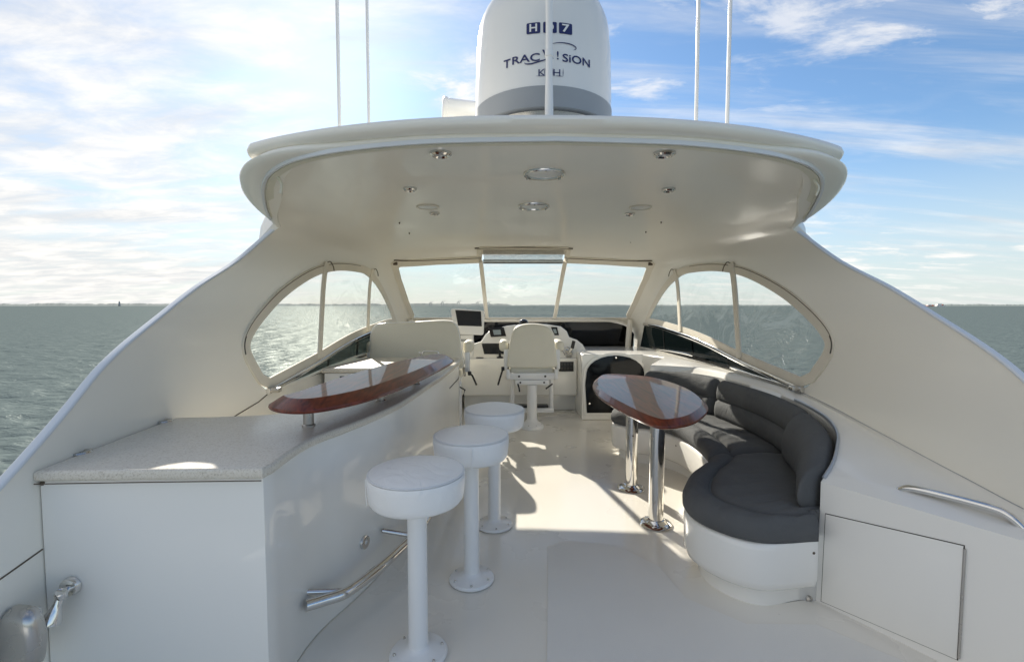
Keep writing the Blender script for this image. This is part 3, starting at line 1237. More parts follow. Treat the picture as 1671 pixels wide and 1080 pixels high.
tube('zip_cord', [ff(x, 2.152 + 0.008 * (1 - (x / 0.55) ** 2), 0.01) for x in np.linspace(-0.6, 0.6, 20)], 0.008, M_BROWN, fe, n=6)
# centre panel's rolled up flap and its bar
V, Fc = [], []
for j, z in enumerate(np.linspace(2.145, 2.035, 7)):
    for i, x in enumerate(np.linspace(-0.50, 0.50, 26)):
        w = 0.012 * math.sin(i * 1.3 + j) * (0.3 + 0.7 * (j in (1, 2, 3, 4)))
        V.append(ff(x, z, 0.03 + 0.02 * math.sin(j * 1.1) + w))
for j in range(6):
    for i in range(25):
        Fc.append((j * 26 + i, j * 26 + i + 1, (j + 1) * 26 + i + 1, (j + 1) * 26 + i))
put('rolled_flap', V, Fc, M_ROLLED, fe)
tube('flap_roll', [ff(x, 2.032, 0.03) for x in np.linspace(-0.51, 0.51, 12)], 0.022, M_ROLLED, fe, n=10)
tube('dark_batten', [ff(x, 2.008, 0.02) for x in np.linspace(-0.51, 0.51, 12)], 0.010, M_DARK, fe, n=8)
for s in (-1, 1):
    p = np.array(ff(s * 1.60, 1.985, 0.02))
    box('corner_buckle', tuple(p - (0.025, 0.02, 0.02)), tuple(p + (0.025, 0.02, 0.02)), M_BROWN, fe, bevel=0.006)

# smoked screen under the windscreen, corner posts and sill
fs = thing('front_windscreen', 'black smoked low windscreen across the front behind the helm', 'windscreen', (0, 6.98, 0.8))
pts = [(x, 6.97, min(1.205, Zc(x, 6.97) - 0.05)) for x in np.linspace(-1.715, 1.715, 40)]
V = [(x, y, z) for x, y, z in pts] + [(x, y + 0.06, 0.78) for x, y, z in pts]
put('smoked_panel', V, [(i, i + 1, 41 + i, 40 + i) for i in range(39)], M_SMOKE, fs)
V2 = [(x, y + 0.02, z) for x, y, z in V]
put('dark_backing', V2, [(i, i + 1, 41 + i, 40 + i) for i in range(39)], M_BLACK, fs)
sweep('sill_bar', [(x, 6.93, min(1.222, Zc(x, 6.95) - 0.03)) for x in np.linspace(-1.60, 1.60, 40)], rrect(0.035, 0.032, 0.01, 3), M_CANVAS, fs)
for s in (-1, 1):
    tube('corner_post', [(s * 1.625, 6.86, 1.24), (s * 1.60, 6.84, 1.05), (s * 1.575, 6.80, 0.80)], 0.042, M_CANVAS, fs, n=12)

# ================================================================== ROOF TOP: radome, radar, aerials
rd = thing('satellite_dome', 'large white satellite dome with navy lettering on the hardtop', 'radome', (-0.017, 2.75, 2.34))
DC, DR = np.array((-0.017, 2.75)), 0.385
dome_prof = [(DR * 1.0, 2.50), (DR * 1.004, 2.62), (DR * 0.995, 2.74), (DR * 0.985, 2.86), (DR * 0.965, 2.93)]
for i in range(1, 15):
    a = R(90 * i / 14)
    dome_prof.append((DR * 0.965 * math.cos(a), 2.93 + 0.33 * math.sin(a)))
dome_prof[-1] = (0, dome_prof[-1][1])
lathe('dome', dome_prof, (DC[0], DC[1], 0), M_DOME, rd, segs=64, angle=50)
lathe('grey_band', [(DR * 0.99, 2.43), (DR * 1.008, 2.435), (DR * 1.012, 2.535), (DR * 0.99, 2.54)], (DC[0], DC[1], 0), M_GREYBAND, rd, segs=64)
lathe('base_ring', [(DR * 0.8, 2.33), (DR * 0.86, 2.36), (DR * 0.93, 2.428), (DR * 0.5, 2.43)], (DC[0], DC[1], 0), M_STEEL, rd, segs=48)


def dome_r(z):
    return float(np.interp(z, [p[1] for p in dome_prof], [p[0] for p in dome_prof]))


def dome_pt(px, py, lift):
    """point of the dome's face under a view ray, lifted off the skin"""
    d = ray(px, py)
    best = None
    for sN in np.linspace(1.6, 3.2, 900):
        p = CAM + d * sN
        if 2.4 < p[2] < 3.25 and math.hypot(p[0] - DC[0], p[1] - DC[1]) < dome_r(p[2]):
            best = p
            break
    if best is None:
        best = CAM + d * 2.4
    v = best[:2] - DC
    v = v / np.linalg.norm(v)
    return (best[0] + v[0] * lift, best[1] + v[1] * lift, best[2])


# lettering is laid out as (angle, height) on the dome
PC = dome_pt(895, 90, 0)
ANG0 = math.atan2(PC[0] - DC[0], -(PC[1] - DC[1]))


def on_dome(x, z, lift):
    a = ANG0 + x / DR
    r = dome_r(z) + lift
    return (DC[0] + r * math.sin(a), DC[1] - r * math.cos(a), z)


def text_mesh(s, size, width=None, bold=0.0, shear=0.0):
    cu = bpy.data.curves.new('txt', 'FONT')
    cu.body = s
    cu.size = size
    cu.align_x = 'CENTER'
    cu.offset = bold
    cu.shear = shear
    cu.resolution_u = 3
    ob = bpy.data.objects.new('txt', cu)
    COL.objects.link(ob)
    bpy.context.view_layer.update()
    dgr = bpy.context.evaluated_depsgraph_get()
    me = bpy.data.meshes.new_from_object(ob.evaluated_get(dgr))
    bm = bmesh.new()
    bm.from_mesh(me)
    bmesh.ops.triangulate(bm, faces=bm.faces)
    bmesh.ops.subdivide_edges(bm, edges=[e for e in bm.edges if e.calc_length() > size * 0.4], cuts=2)
    bmesh.ops.triangulate(bm, faces=bm.faces)
    bm.verts.index_update()
    v = [tuple(q.co) for q in bm.verts]
    f = [[y.index for y in q.verts] for q in bm.faces]
    bm.free()
    bpy.data.objects.remove(ob)
    bpy.data.meshes.remove(me)
    x0, x1 = min(q[0] for q in v), max(q[0] for q in v)
    k = (width / (x1 - x0)) if width else 1
    c = (x0 + x1) / 2
    return [((q[0] - c) * k, q[1]) for q in v], f


def dome_text(name, s, size, width, x, z, lift, material, bold=0.0, shear=0.0):
    v, f = text_mesh(s, size, width, bold, shear)
    return put(name, [on_dome(x + a, z + b, lift) for a, b in v], f, material, rd, False)


ZT = PC[2]
PXM = 2.40 / FPX                                     # metres per photo pixel on the dome's face
zr = lambda py: dome_pt(895, py, 0)[2]
for ch, xa, xb in (('H', 860, 882), ('D', 886.5, 908), ('7', 911.5, 933.5)):
    xm, w = ((xa + xb) / 2 - 895) * PXM, (xb - xa) * PXM
    zlo, zhi = zr(54.5), zr(36.5)
    pts = resample(rrect(w, zhi - zlo, 0.006, 3), 0.02)
    bm = bmesh.new()
    fc = bm.faces.new([bm.verts.new(on_dome(xm + a, (zlo + zhi) / 2 + b, 0.002)) for a, b in pts])
    bmesh.ops.triangulate(bm, faces=[fc])
    put_bm('letter_box', bm, M_NAVY, rd, False)
    dome_text('white_letter', ch, (zhi - zlo) * 0.98, w * 0.55, xm, zlo + (zhi - zlo) * 0.18, 0.0045, M_DOME, bold=0.0012)
hl_ = zr(88) - zr(101)
dome_text('navy_lettering', 'T', hl_ * 1.5, 13 * PXM, -68 * PXM, zr(102), 0.0025, M_NAVY, bold=0.0008)
dome_text('navy_lettering', 'RAC', hl_ * 1.35, 45 * PXM, -36 * PXM, zr(99.5), 0.0025, M_NAVY, bold=0.0008)
dome_text('navy_lettering', 'V', hl_ * 1.75, 16 * PXM, -2 * PXM, zr(98), 0.0025, M_NAVY, bold=0.0008)
dome_text('navy_lettering', '!', hl_ * 1.45, 3 * PXM, 14.5 * PXM, zr(97.5), 0.0025, M_NAVY, bold=0.0008)
dome_text('navy_lettering', 'SiON', hl_ * 1.38, 50 * PXM, 47 * PXM, zr(100), 0.0025, M_NAVY, bold=0.0008)
dome_text('navy_lettering', 'KVH', hl_ * 1.2, 34 * PXM, 1.5 * PXM, zr(124.5), 0.0025, M_NAVY)


def dome_line(name, pts, w0):
    P = cr(pts, 24)
    V, Fc = [], []
    for i, p in enumerate(P):
        a, b = P[max(0, i - 1)], P[min(23, i + 1)]
        t = (b - a) / np.linalg.norm(b - a)
        n = np.array((-t[1], t[0]))
        w = w0 * (0.25 + 0.75 * math.sin(math.pi * i / 23))
        for sg in (-1, 1):
            q = p + n * w * sg
            V.append(on_dome((q[0] - 895) * PXM, zr(q[1]), 0.003))
    for i in range(23):
        Fc.append((2 * i, 2 * i + 1, 2 * i + 3, 2 * i + 2))
    put(name, V, Fc, M_NAVY, rd, False)


dome_line('swoosh', [(898, 73), (912, 70), (928, 70), (938, 72.5), (940, 76), (936, 79)], 0.9)
dome_line('swoosh', [(858, 100), (859, 102.5), (868, 103.5), (880, 101), (892, 98), (903, 96)], 1.1)
for a, b in (((876, 124.5), (889, 124.5)), ((889, 112), (889, 124.5)), ((902, 112), (902, 124.5)), ((905, 124.5), (918, 124.5)), ((918, 112), (918, 124.5))):
    dome_line('logo_stroke', [a, ((a[0] + b[0]) / 2, (a[1] + b[1]) / 2 + 0.01), b], 0.45)

ra = thing('radar_drum', 'white drum shaped radar housing half hidden left of the dome', 'radar', (-0.46, 3.3, 2.36))
p0, p1 = atY(724, 178, 3.25), atY(790, 186, 3.3)
ax = Vector(p1 - p0).normalized()
lathe('drum', [(0, 0.012), (0.060, 0.012), (0.071, 0.02), (0.071, 0.30), (0, 0.31)], p0, M_DOME, ra, segs=32, axis=ax)
lathe('front_rim', [(0, -0.01), (0.066, -0.01), (0.078, -0.002), (0.079, 0.022), (0.07, 0.026)], p0, M_DOME, ra, segs=32, axis=ax)
box('bracket', (-0.55, 3.22, 2.33), (-0.38, 3.34, p0[2] - 0.05), M_PAINT, ra, bevel=0.02)
rm = thing('roof_mount', 'small pale fitting on the hardtop just right of the dome', 'bracket', (0.42, 2.9, 2.34))
box('pad', (0.37, 2.86, 2.36), (0.47, 2.94, 2.575), M_DOME, rm, bevel=0.015)
lathe('cap', [(0.05, 0), (0.055, 0.008), (0.02, 0.018), (0, 0.02)], (0.42, 2.9, 2.575), M_DOME, rm, segs=16)


def aerial(px, py, Y, r0, r1, lean, label, z_top):
    p = atY(px, py, Y)
    base = (p[0], Y, 2.30)
    t = thing('whip_aerial', label, 'antenna', base, 'whip aerials on the hardtop')
    h = z_top - 2.30
    lathe('mast', [(0, 0), (r0, 0), (r0, h * 0.5), (r1, h * 0.98), (r1 * 0.5, h), (0, h)], base, M_PAINT, t, segs=12, axis=(lean, 0, 1))
    lathe('ferrule', [(r0 * 1.0, 0), (r0 * 1.25, 0), (r0 * 1.25, 0.1), (r0 * 1.1, 0.2), (r0 * 1.0, 0.2)], base, M_PAINT, t, segs=12, axis=(lean, 0, 1))
    return t


aerial(554, 200, 3.1, 0.0115, 0.010, 0.0, 'thin white whip aerial standing outermost on the left of the hardtop', 5.6)
aerial(602, 200, 3.1, 0.0100, 0.009, 0.0, 'thin white whip aerial between the outermost left one and the dome', 5.4)
ce = aerial(896, 190, 2.27, 0.0165, 0.0135, -0.003, 'thick white aerial pole standing right in front of the dome lettering', 5.2)
lathe('white_clip', [(0.014, 0), (0.020, 0.004), (0.020, 0.03), (0.014, 0.036)], atY(896, 95, 2.27), M_PAINT, ce, segs=12)
aerial(1136, 195, 3.1, 0.0115, 0.010, 0.0, 'thin white whip aerial between the dome and the outermost right one', 5.6)
aerial(1186.5, 200, 3.1, 0.0120, 0.0105, 0.002, 'thin white whip aerial standing outermost on the right of the hardtop', 5.4)

# ================================================================== CEILING FITTINGS


def ceil_pt(px, py):
    p = atZ(px, py, 2.23)
    for _ in range(8):
        p = atZ(px, py, Zc(p[0], p[1]))
    e = 0.02
    gx = (Zc(p[0] + e, p[1]) - Zc(p[0] - e, p[1])) / (2 * e)
    gy = (Zc(p[0], p[1] + e) - Zc(p[0], p[1] - e)) / (2 * e)
    nrm = Vector((gx, gy, -1)).normalized()
    return p, nrm


def downlight(px, py, r, label, name='ceiling_downlight'):
    p, nrm = ceil_pt(px, py)
    t = thing(name, label, 'downlight', tuple(p), 'chrome ceiling downlights')
    lathe('bezel', [(r * 0.62, 0.006), (r * 0.62, 0.012), (r * 0.80, 0.020), (r, 0.012), (r * 1.02, -0.004)], p, M_CHROME, t, segs=28, axis=nrm)
    lathe('lens', [(0, 0.008), (r * 0.3, 0.009), (r * 0.64, 0.006), (r * 0.64, -0.002)], p, M_LENS, t, segs=20, axis=nrm)


downlight(719, 249, 0.056, 'chrome ceiling downlight nearest the aft edge on the left')
downlight(1084, 249, 0.056, 'chrome ceiling downlight nearest the aft edge on the right')
downlight(669, 307, 0.046, 'small chrome downlight left on the ceiling, ahead of the aft left one')
downlight(1091, 308, 0.046, 'small chrome downlight right on the ceiling, ahead of the aft right one')
downlight(709, 347, 0.045, 'small chrome downlight just ahead of the left ceiling speaker')
downlight(1028, 348, 0.045, 'small chrome downlight just ahead of the right ceiling speaker')
downlight(1043, 401, 0.05, 'lone small downlight at the front right of the ceiling near the windscreen')
for px, py, lb in ((888, 283, 'large round chrome rimmed dome light in the ceiling centre, nearer the aft edge'),
                   (871, 336, 'large round chrome rimmed dome light in the ceiling centre, nearer the helm')):
    p, nrm = ceil_pt(px, py)
    t = thing('dome_light', lb, 'ceiling light', tuple(p), 'round centre ceiling lights')
    r = 0.128
    lathe('rim', [(r * 0.84, 0.003), (r * 0.86, 0.012), (r * 0.95, 0.016), (r, 0.008), (r * 1.01, -0.004)], p, M_CHROME, t, segs=40, axis=nrm)
    lathe('glass', [(0, 0.010), (r * 0.5, 0.009), (r * 0.85, 0.004), (r * 0.85, -0.002)], p, M_LENS, t, segs=32, axis=nrm)
    for a in (-90, 30, 150):
        q = np.array(p) + np.array((math.cos(R(a)) * r * 0.9, math.sin(R(a)) * r * 0.9, 0))
        lathe('knob', [(0.006, 0.006), (0.009, 0.012), (0.007, 0.022), (0, 0.024)], q, M_STEEL, t, segs=10, axis=nrm)
for px, py, lb in ((698, 337, 'pale round flush speaker in the left of the ceiling'), (1045, 338, 'pale round flush speaker in the right of the ceiling'),
                   (858, 395, 'pale round flush speaker at the front of the ceiling above the windscreen')):
    p, nrm = ceil_pt(px, py)
    t = thing('ceiling_speaker', lb, 'speaker', tuple(p), 'flush ceiling speakers')
    r = 0.092
    lathe('rim', [(r * 0.86, 0.004), (r * 0.9, 0.012), (r, 0.007), (r * 1.01, -0.004)], p, M_SPEAKER, t, segs=36, axis=nrm)
    lathe('grille', [(0, 0.009), (r * 0.6, 0.008), (r * 0.87, 0.005), (r * 0.87, -0.002)], p, M_LENS, t, segs=32, axis=nrm)

# ================================================================== BAR COUNTER (left)
side_c = [(-1.078, 1.62), (-1.084, 1.78), (-1.076, 1.93), (-1.045, 2.06), (-0.99, 2.20), (-0.912, 2.45), (-0.848, 2.77), (-0.80, 3.3), (-0.755, 3.75), (-0.735, 4.17)]
side_s = [tuple(p) for p in cr(side_c, 40)]
back_c = [(-1.09, 4.17), (-1.12, 3.6), (-1.20, 3.0), (-1.30, 2.6), (-1.42, 2.42), (-1.60, 2.37), (-1.895, 2.34)]
back_s = [tuple(p) for p in cr(back_c, 24)]
bar_plan = [(-1.838, 1.60), (-1.085, 1.615)] + side_s[1:] + back_s
bar = thing('bar_counter', 'white curved wet bar with speckled stone counter along the left side', 'bar', (-1.4, 2.0, 0))
prism('cabinet', bar_plan, 0.0, 0.848, M_GEL, bar, bevel=0.008, seg=2)
top_plan = [(-1.838, 1.578), (-1.075, 1.592)] + [(x + 0.018, y - 0.002) for x, y in side_s[1:-1]] + [(-0.717, 4.17)] + back_s
prism('countertop', top_plan, 0.850, 0.890, M_STONE, bar, bevel=0.014, seg=4)
tube('corner_seam', [(-1.835, 1.575, 0.846), (-1.5, 1.584, 0.8465), (-1.08, 1.592, 0.8465)], 0.002, M_BROWN, bar, n=6)
sweep('base_seam', [(x + 0.002, y, 0.002) for x, y in side_s], rrect(0.004, 0.004, 0.001, 1), M_CANVAS, bar)
tube('foot_rail', [(-1.062, 1.87, 0.215), (-1.00, 1.925, 0.205), (-0.93, 1.985, 0.20), (-0.855, 2.13, 0.20), (-0.79, 2.30, 0.20), (-0.715, 2.55, 0.20), (-0.68, 2.85, 0.20), (-0.665, 3.3, 0.20), (-0.62, 3.8, 0.20)],
     0.0235, M_CHROME, bar, n=16, samples=60)
for (x, y, bx, by) in ((-0.93, 1.985, -1.09, 1.93), (-0.735, 2.47, -0.90, 2.47), (-0.672, 3.05, -0.82, 3.05)):
    tube('rail_bracket', [(bx, by, 0.235), (x, y, 0.205)], 0.013, M_CHROME, bar, n=10)
    if y < 2.0:
        tube('rail_bracket', [(x - 0.02, y - 0.005, 0.20), (-1.055, 2.04, 0.115)], 0.012, M_CHROME, bar, n=10)
p = atX(608, 935, -0.925)
lathe('courtesy_light', [(0.010, 0.008), (0.02, 0.011), (0.033, 0.008), (0.035, -0.004)], (-0.948, 2.31, 0.255), M_CHROME, bar, segs=20, axis=(0.93, -0.30, 0))
lathe('light_lens', [(0, 0.009), (0.012, 0.008), (0.0125, 0.0)], (-0.948, 2.31, 0.255), M_LENS, bar, segs=14, axis=(0.93, -0.30, 0))
for px, py in ((131, 738), (268, 687)):
    p = atZ(px, py, 0.89)
    lathe('flush_fitting', [(0.016, 0.004), (0.02, 0.006), (0.034, 0.005), (0.037, -0.001)], (p[0], p[1], 0.89), M_STEEL, bar, segs=22)
    lathe('fitting_centre', [(0, 0.004), (0.017, 0.0035), (0.0175, 0)], (p[0], p[1], 0.89), M_DARK, bar, segs=16)
p = atY(69, 788, 1.60)
lathe('screw_cap', [(0, 0.004), (0.007, 0.003), (0.009, -0.001)], p, M_BROWN, bar, segs=12, axis=(0, -1, 0))

# forward leg of the bar with sink
sk = thing('sink_cabinet', 'low sink unit with pale stone top behind the bar, below the wide seat', 'cabinet', (-1.3, 4.6, 0))
sk_plan = [(-1.86, 4.195), (-0.74, 4.195), (-0.725, 4.5), (-0.715, 4.75)] + [(-0.80 + 0.085 * math.cos(R(a)), 4.86 + 0.13 * math.sin(R(a))) for a in (0, 30, 60, 90)] + [(-1.86, 4.99)]
prism('cabinet', sk_plan, 0.0, 0.842, M_GEL, sk, bevel=0.006, seg=2)
sk_top = [(-1.88, 4.175), (-0.72, 4.175), (-0.705, 4.5), (-0.695, 4.75)] + [(-0.79 + 0.095 * math.cos(R(a)), 4.86 + 0.15 * math.sin(R(a))) for a in (0, 30, 60, 90)] + [(-1.88, 5.01)]
prism('countertop', sk_top, 0.845, 0.890, M_STONE, sk, bevel=0.014, seg=4)
o_ = atY(545, 606, 4.19)
box('ice_maker_recess', (-1.72, 4.186, 0.40), (-1.16, 4.20, 0.815), M_DARK, sk)
box('ice_maker_door', (-1.68, 4.168, 0.42), (-1.18, 4.192, 0.775), M_CREAMV, sk, bevel=0.006)
box('door_pull', (-1.66, 4.155, 0.782), (-1.22, 4.192, 0.806), M_BLACK, sk, bevel=0.004)
tube('cabinet_seam', [(-0.736, 4.2, 0.70), (-0.722, 4.5, 0.70), (-0.711, 4.75, 0.70), (-0.72, 4.9, 0.70), (-0.78, 4.992, 0.70)], 0.004, M_DARK, sk, n=6)
tp = thing('sink_tap', 'slim chrome tap with flat spout standing on the sink counter', 'tap', (-1.06, 4.75, 0.89))
q = np.array((-1.09, 4.75, 0.89))
lathe('tap_base', [(0.022, 0), (0.022, 0.01), (0.013, 0.018), (0.012, 0.03), (0, 0.03)], q, M_CHROME, tp, segs=14)
tube('spout', [q + (0, 0, 0.02), q + (0.01, 0, 0.07), q + (0.03, 0, 0.094), q + (0.10, 0, 0.098), q + (0.165, 0, 0.092), q + (0.18, 0, 0.06)], 0.007, M_CHROME, tp, n=10, samples=24)
tube('lever', [q + (0.005, 0, 0.06), q + (-0.012, -0.02, 0.085)], 0.008, M_CHROME, tp, n=8)

# raised mahogany bar top
leaf = [(-1.19, 1.87), (-1.10, 1.775), (-0.985, 1.765), (-0.88, 1.87), (-0.79, 2.07), (-0.705, 2.46), (-0.64, 2.93), (-0.605, 3.30), (-0.655, 3.70), (-0.74, 3.80), (-0.86, 3.74), (-1.03, 3.29), (-1.135, 2.83), (-1.20, 2.42), (-1.23, 2.12)]
leaf = [(-0.24 + (x + 0.24) * (1.07 if i < 8 else 1.0), y * (1.07 if i < 8 else 1.0)) for i, (x, y) in enumerate(leaf)]
leaf_s = [tuple(p) for p in cr(leaf, 80, True)]


def wood_top(name, plan, zb, zt, parent, wide):
    """slab with a broad polished chamfer round its edge"""
    loops = [(inset(plan, wide * 0.30), zb), (inset(plan, 0.004), zb + 0.004), (plan, zb + 0.012), (inset(plan, 0.003), zb + 0.020), (inset(plan, wide * 0.93), zt - 0.003), (inset(plan, wide * 1.05), zt)]
    n = len(plan)
    V, Fc = [], []
    for lp, z in loops:
        V += [(a, b, z) for a, b in lp]
    for k in range(len(loops) - 1):
        for i in range(n):
            j = (i + 1) % n
            Fc.append((k * n + i, k * n + j, (k + 1) * n + j, (k + 1) * n + i))
    Fc.append(tuple(range(n)))
    Fc.append(tuple((len(loops) - 1) * n + i for i in range(n)))
    return put(name, V, Fc, M_WOOD, parent, True, 14)


bt = thing('raised_bar_top', 'long leaf shaped varnished mahogany bar top raised on steel posts above the counter', 'bar top', (-1.0, 2.6, 0.89))
wood_top('wooden_top', leaf_s, 1.006, 1.062, bt, 0.058)
for x, y in ((-1.155, 2.165), (-0.965, 2.72), (-0.87, 3.30)):
    lathe('steel_post', [(0.030, 0), (0.030, 0.006), (0.0235, 0.010), (0.0235, 0.119), (0, 0.119)], (x, y, 0.8895), M_STEEL, bt, segs=20)

# hand shower and stainless cover on the aft end of the bar
hs = thing('hand_shower', 'chrome hand shower on its wall bracket, aft face of the bar', 'shower', (-1.73, 1.6, 0.35))
p = atY(117, 955, 1.60)
lathe('wall_flange', [(0, 0.022), (0.018, 0.021), (0.029, 0.016), (0.033, 0.006), (0.034, -0.001)], p, M_CHROME, hs, segs=28, axis=(0, -1, 0))
P3 = np.array(p)
tube('bracket_arm', [P3 + (0, -0.015, 0), P3 + (0.012, -0.045, -0.004), P3 + (0.024, -0.062, 0.0)], 0.0115, M_CHROME, hs, n=12, samples=8)
h0 = P3 + np.array((0.026, -0.066, 0.010))
lathe('holder_ring', [(0.009, 0.010), (0.015, 0.012), (0.018, 0.006), (0.017, -0.010), (0.010, -0.012)], h0, M_CHROME, hs, segs=20, axis=(0.15, -0.25, 1))
lathe('spray_head', [(0.011, 0.0), (0.013, -0.03), (0.017, -0.045), (0.029, -0.078), (0.030, -0.088), (0.024, -0.091), (0, -0.091)], h0, M_CHROME, hs, segs=24, axis=(0.22, 0.28, 1))
cv = thing('stainless_cover', 'brushed stainless shell cover on the side at the lower left corner', 'cover', (-1.86, 1.5, 0.2))
c0 = atY(31, 1042, 1.46)
V, Fc = [], []
NU, NV = 28, 12


def spw(x, e):
    return math.copysign(abs(x) ** e, x)


for j in range(NV + 1):
    ph = R(90 * j / NV)                       # 0 at the rim, 90 at the crown of the shell
    for i in range(NU):
        th = 2 * math.pi * i / NU
        x = 0.070 * spw(math.cos(th), 0.5) * math.cos(ph) ** 0.4
        z = 0.100 * spw(math.sin(th), 0.5) * math.cos(ph) ** 0.4
        x *= 1.0 - 0.25 * max(0, z / 0.105)
        V.append((c0[0] + x + 0.10 * z, c0[1] + 0.02 - 0.050 * math.sin(ph) ** 0.8, c0[2] + z - 0.12 * x))
for j in range(NV):
    for i in range(NU):
        k_ = (i + 1) % NU
        Fc.append((j * NU + i, j * NU + k_, (j + 1) * NU + k_, (j + 1) * NU + i))
Fc.append(tuple(range(NU)))
put('cover_shell', V, Fc, M_STEEL, cv, True, 60)
lathe('cover_screw', [(0, 0.003), (0.004, 0.003), (0.005, -0.002)], (c0[0] + 0.012, c0[1] - 0.010, c0[2] + 0.082), M_CHROME, cv, segs=10, axis=(0, -1, 0.3))
box('cover_foot', (-1.83, c0[1] + 0.012, c0[2] - 0.10), (c0[0] + 0.04, c0[1] + 0.045, c0[2] + 0.08), M_SHELL, cv, bevel=0.01)

# ================================================================== BAR STOOLS
SPROF = [(0, 0.600), (0.165, 0.600), (0.180, 0.606), (0.190, 0.620), (0.194, 0.650), (0.197, 0.690), (0.1965, 0.714), (0.1945, 0.7175), (0.1885, 0.7180)]
st0 = thing('bar_stool', 'round white vinyl bar stool nearest the camera on a fixed post', 'bar stool', (-0.598, 1.868, 0), 'white pedestal bar stools')
x0, y0 = -0.598, 1.868
seat = lathe('seat', SPROF + [(0.187, 0.7275), (0.15, 0.738), (0.08, 0.748), (0, 0.750)], (x0, y0, 0.055), M_VINYL, st0, segs=48, angle=50)
lathe('piping', [(0.187, 0.7205), (0.191, 0.7200), (0.1955, 0.7225), (0.193, 0.7255), (0.188, 0.726)], (x0, y0, 0.055), M_PIPE, seat, segs=48, angle=60)
for a in (20, 200):
    tube('seam', [(x0 + 0.1955 * math.cos(R(a)), y0 + 0.1955 * math.sin(R(a)), 0.665), (x0 + 0.1985 * math.cos(R(a)), y0 + 0.1985 * math.sin(R(a)), 0.715), (x0 + 0.199 * math.cos(R(a)), y0 + 0.199 * math.sin(R(a)), 0.77)], 0.0022, M_VINYL, seat, n=6)
lathe('post', [(0.0415, 0.012), (0.0405, 0.10), (0.0395, 0.657), (0, 0.657)], (x0, y0, 0), M_PAINT, st0, segs=32)
base = lathe('base_plate', [(0.118, 0.0055), (0.120, 0.010), (0.112, 0.020), (0.060, 0.034), (0.045, 0.044), (0.040, 0.05), (0, 0.05)], (x0, y0, 0), M_PAINT, st0, segs=40)
for k in range(6):
    a = R(60 * k + 18)
    lathe('bolt', [(0, 0.0305), (0.004, 0.0305), (0.0065, 0.026), (0.007, 0.018)], (x0 + 0.098 * math.cos(a), y0 + 0.098 * math.sin(a), 0), M_STEEL, base, segs=8)
copy_thing(st0, (-0.414 + 0.598, 2.399 - 1.868, 0), 'round white vinyl bar stool in the middle of the three', R(75))
copy_thing(st0, (-0.306 + 0.598, 3.005 - 1.868, 0), 'round white vinyl bar stool farthest from the camera, next to the helm seats', R(140))

# ================================================================== COCKTAIL TABLE
tb = thing('cocktail_table', 'oval varnished mahogany table on two polished posts beside the curved settee', 'table', (0.766, 3.3, 0))
k = 0.65 / 0.73
oval = [(0.597, 4.346), (0.80, 4.72), (1.197, 4.517), (1.327, 3.953), (1.244, 3.34), (1.002, 2.924), (0.785, 2.761), (0.655, 2.822), (0.566, 3.23), (0.518, 3.747)]
oval = [(-0.24 + (x + 0.24) * k, y * k) for x, y in oval]
wood_top('wooden_top', [tuple(p) for p in cr(oval, 80, True)], 0.783, 0.834, tb, 0.038)
for x, y in ((0.765, 3.005), (0.766, 3.608)):
    lathe('steel_post', [(0.048, 0.012), (0.048, 0.785), (0, 0.785)], (x, y, 0), M_CHROME, tb, segs=40)
    bp = lathe('base_flange', [(0.105, 0.001), (0.106, 0.007), (0.098, 0.014), (0.074, 0.018), (0.062, 0.030), (0.056, 0.040), (0.049, 0.042), (0.047, 0.03)], (x, y, 0), M_CHROME, tb, segs=40)
    for q in range(6):
        a = R(60 * q)
        lathe('bolt', [(0, 0.021), (0.005, 0.020), (0.007, 0.014)], (x + 0.088 * math.cos(a), y + 0.088 * math.sin(a), 0), M_CHROME, bp, segs=8)
    lathe('mounting_plate', [(0.09, 0.775), (0.09, 0.7825), (0, 0.7825)], (x, y, 0), M_STEEL, tb, segs=28)

# ================================================================== CURVED SETTEE (right)
SI = [(1.243, 2.118), (0.95, 2.105), (0.775, 2.26), (0.745, 2.47), (0.90, 2.76), (1.13, 3.02), (1.215, 3.3), (1.24, 3.6), (1.21, 3.9), (1.08, 4.10), (0.90, 4.2), (0.79, 4.36), (0.85, 4.56)]
SO = [(1.292, 2.195), (1.385, 2.26), (1.48, 2.36), (1.59, 2.51), (1.69, 2.73), (1.76, 3.0), (1.81, 3.3), (1.82, 3.6), (1.79, 3.95), (1.74, 4.25), (1.62, 4.52), (1.45, 4.70), (1.28, 4.76)]
NT = 145
SIs, SOs = cr(SI, NT), cr(SO, NT)
tpar = [12 * i / (NT - 1) for i in range(NT)]


def strip(name, secf, t0, t1, material, parent, angle=45, capped=True):
    """loft closed cross-sections secf(i) -> list of (frac_or_m, z) for settee stations between t0 and t1"""
    ids = [i for i in range(NT) if t0 - 1e-6 <= tpar[i] <= t1 + 1e-6]
    V, Fc, k = [], [], None
    for n, i in enumerate(ids):
        sec = secf(i, n / max(1, len(ids) - 1))
        k = len(sec)
        V += sec
    for a in range(len(ids) - 1):
        for q in range(k):
            r = (q + 1) % k
            Fc.append((a * k + q, a * k + r, (a + 1) * k + r, (a + 1) * k + q))
    if capped:
        Fc.append(tuple(range(k)))
        Fc.append(tuple((len(ids) - 1) * k + q for q in range(k)))
    return put(name, V, Fc, material, parent, True, angle)


def sec_pt(i, d, z, from_back=False):
    a, b = SIs[i], SOs[i]
    L = np.linalg.norm(b - a)
    u = (b - a) / (L + 1e-6)
    p = (b - u * d) if from_back else (a + u * d)
    return (p[0], p[1], z)


def wid(i):
    return float(np.linalg.norm(SOs[i] - SIs[i]))


se = thing('curved_settee', 'C shaped settee with charcoal fabric cushions on a white moulded base', 'settee', (1.4, 3.2, 0))


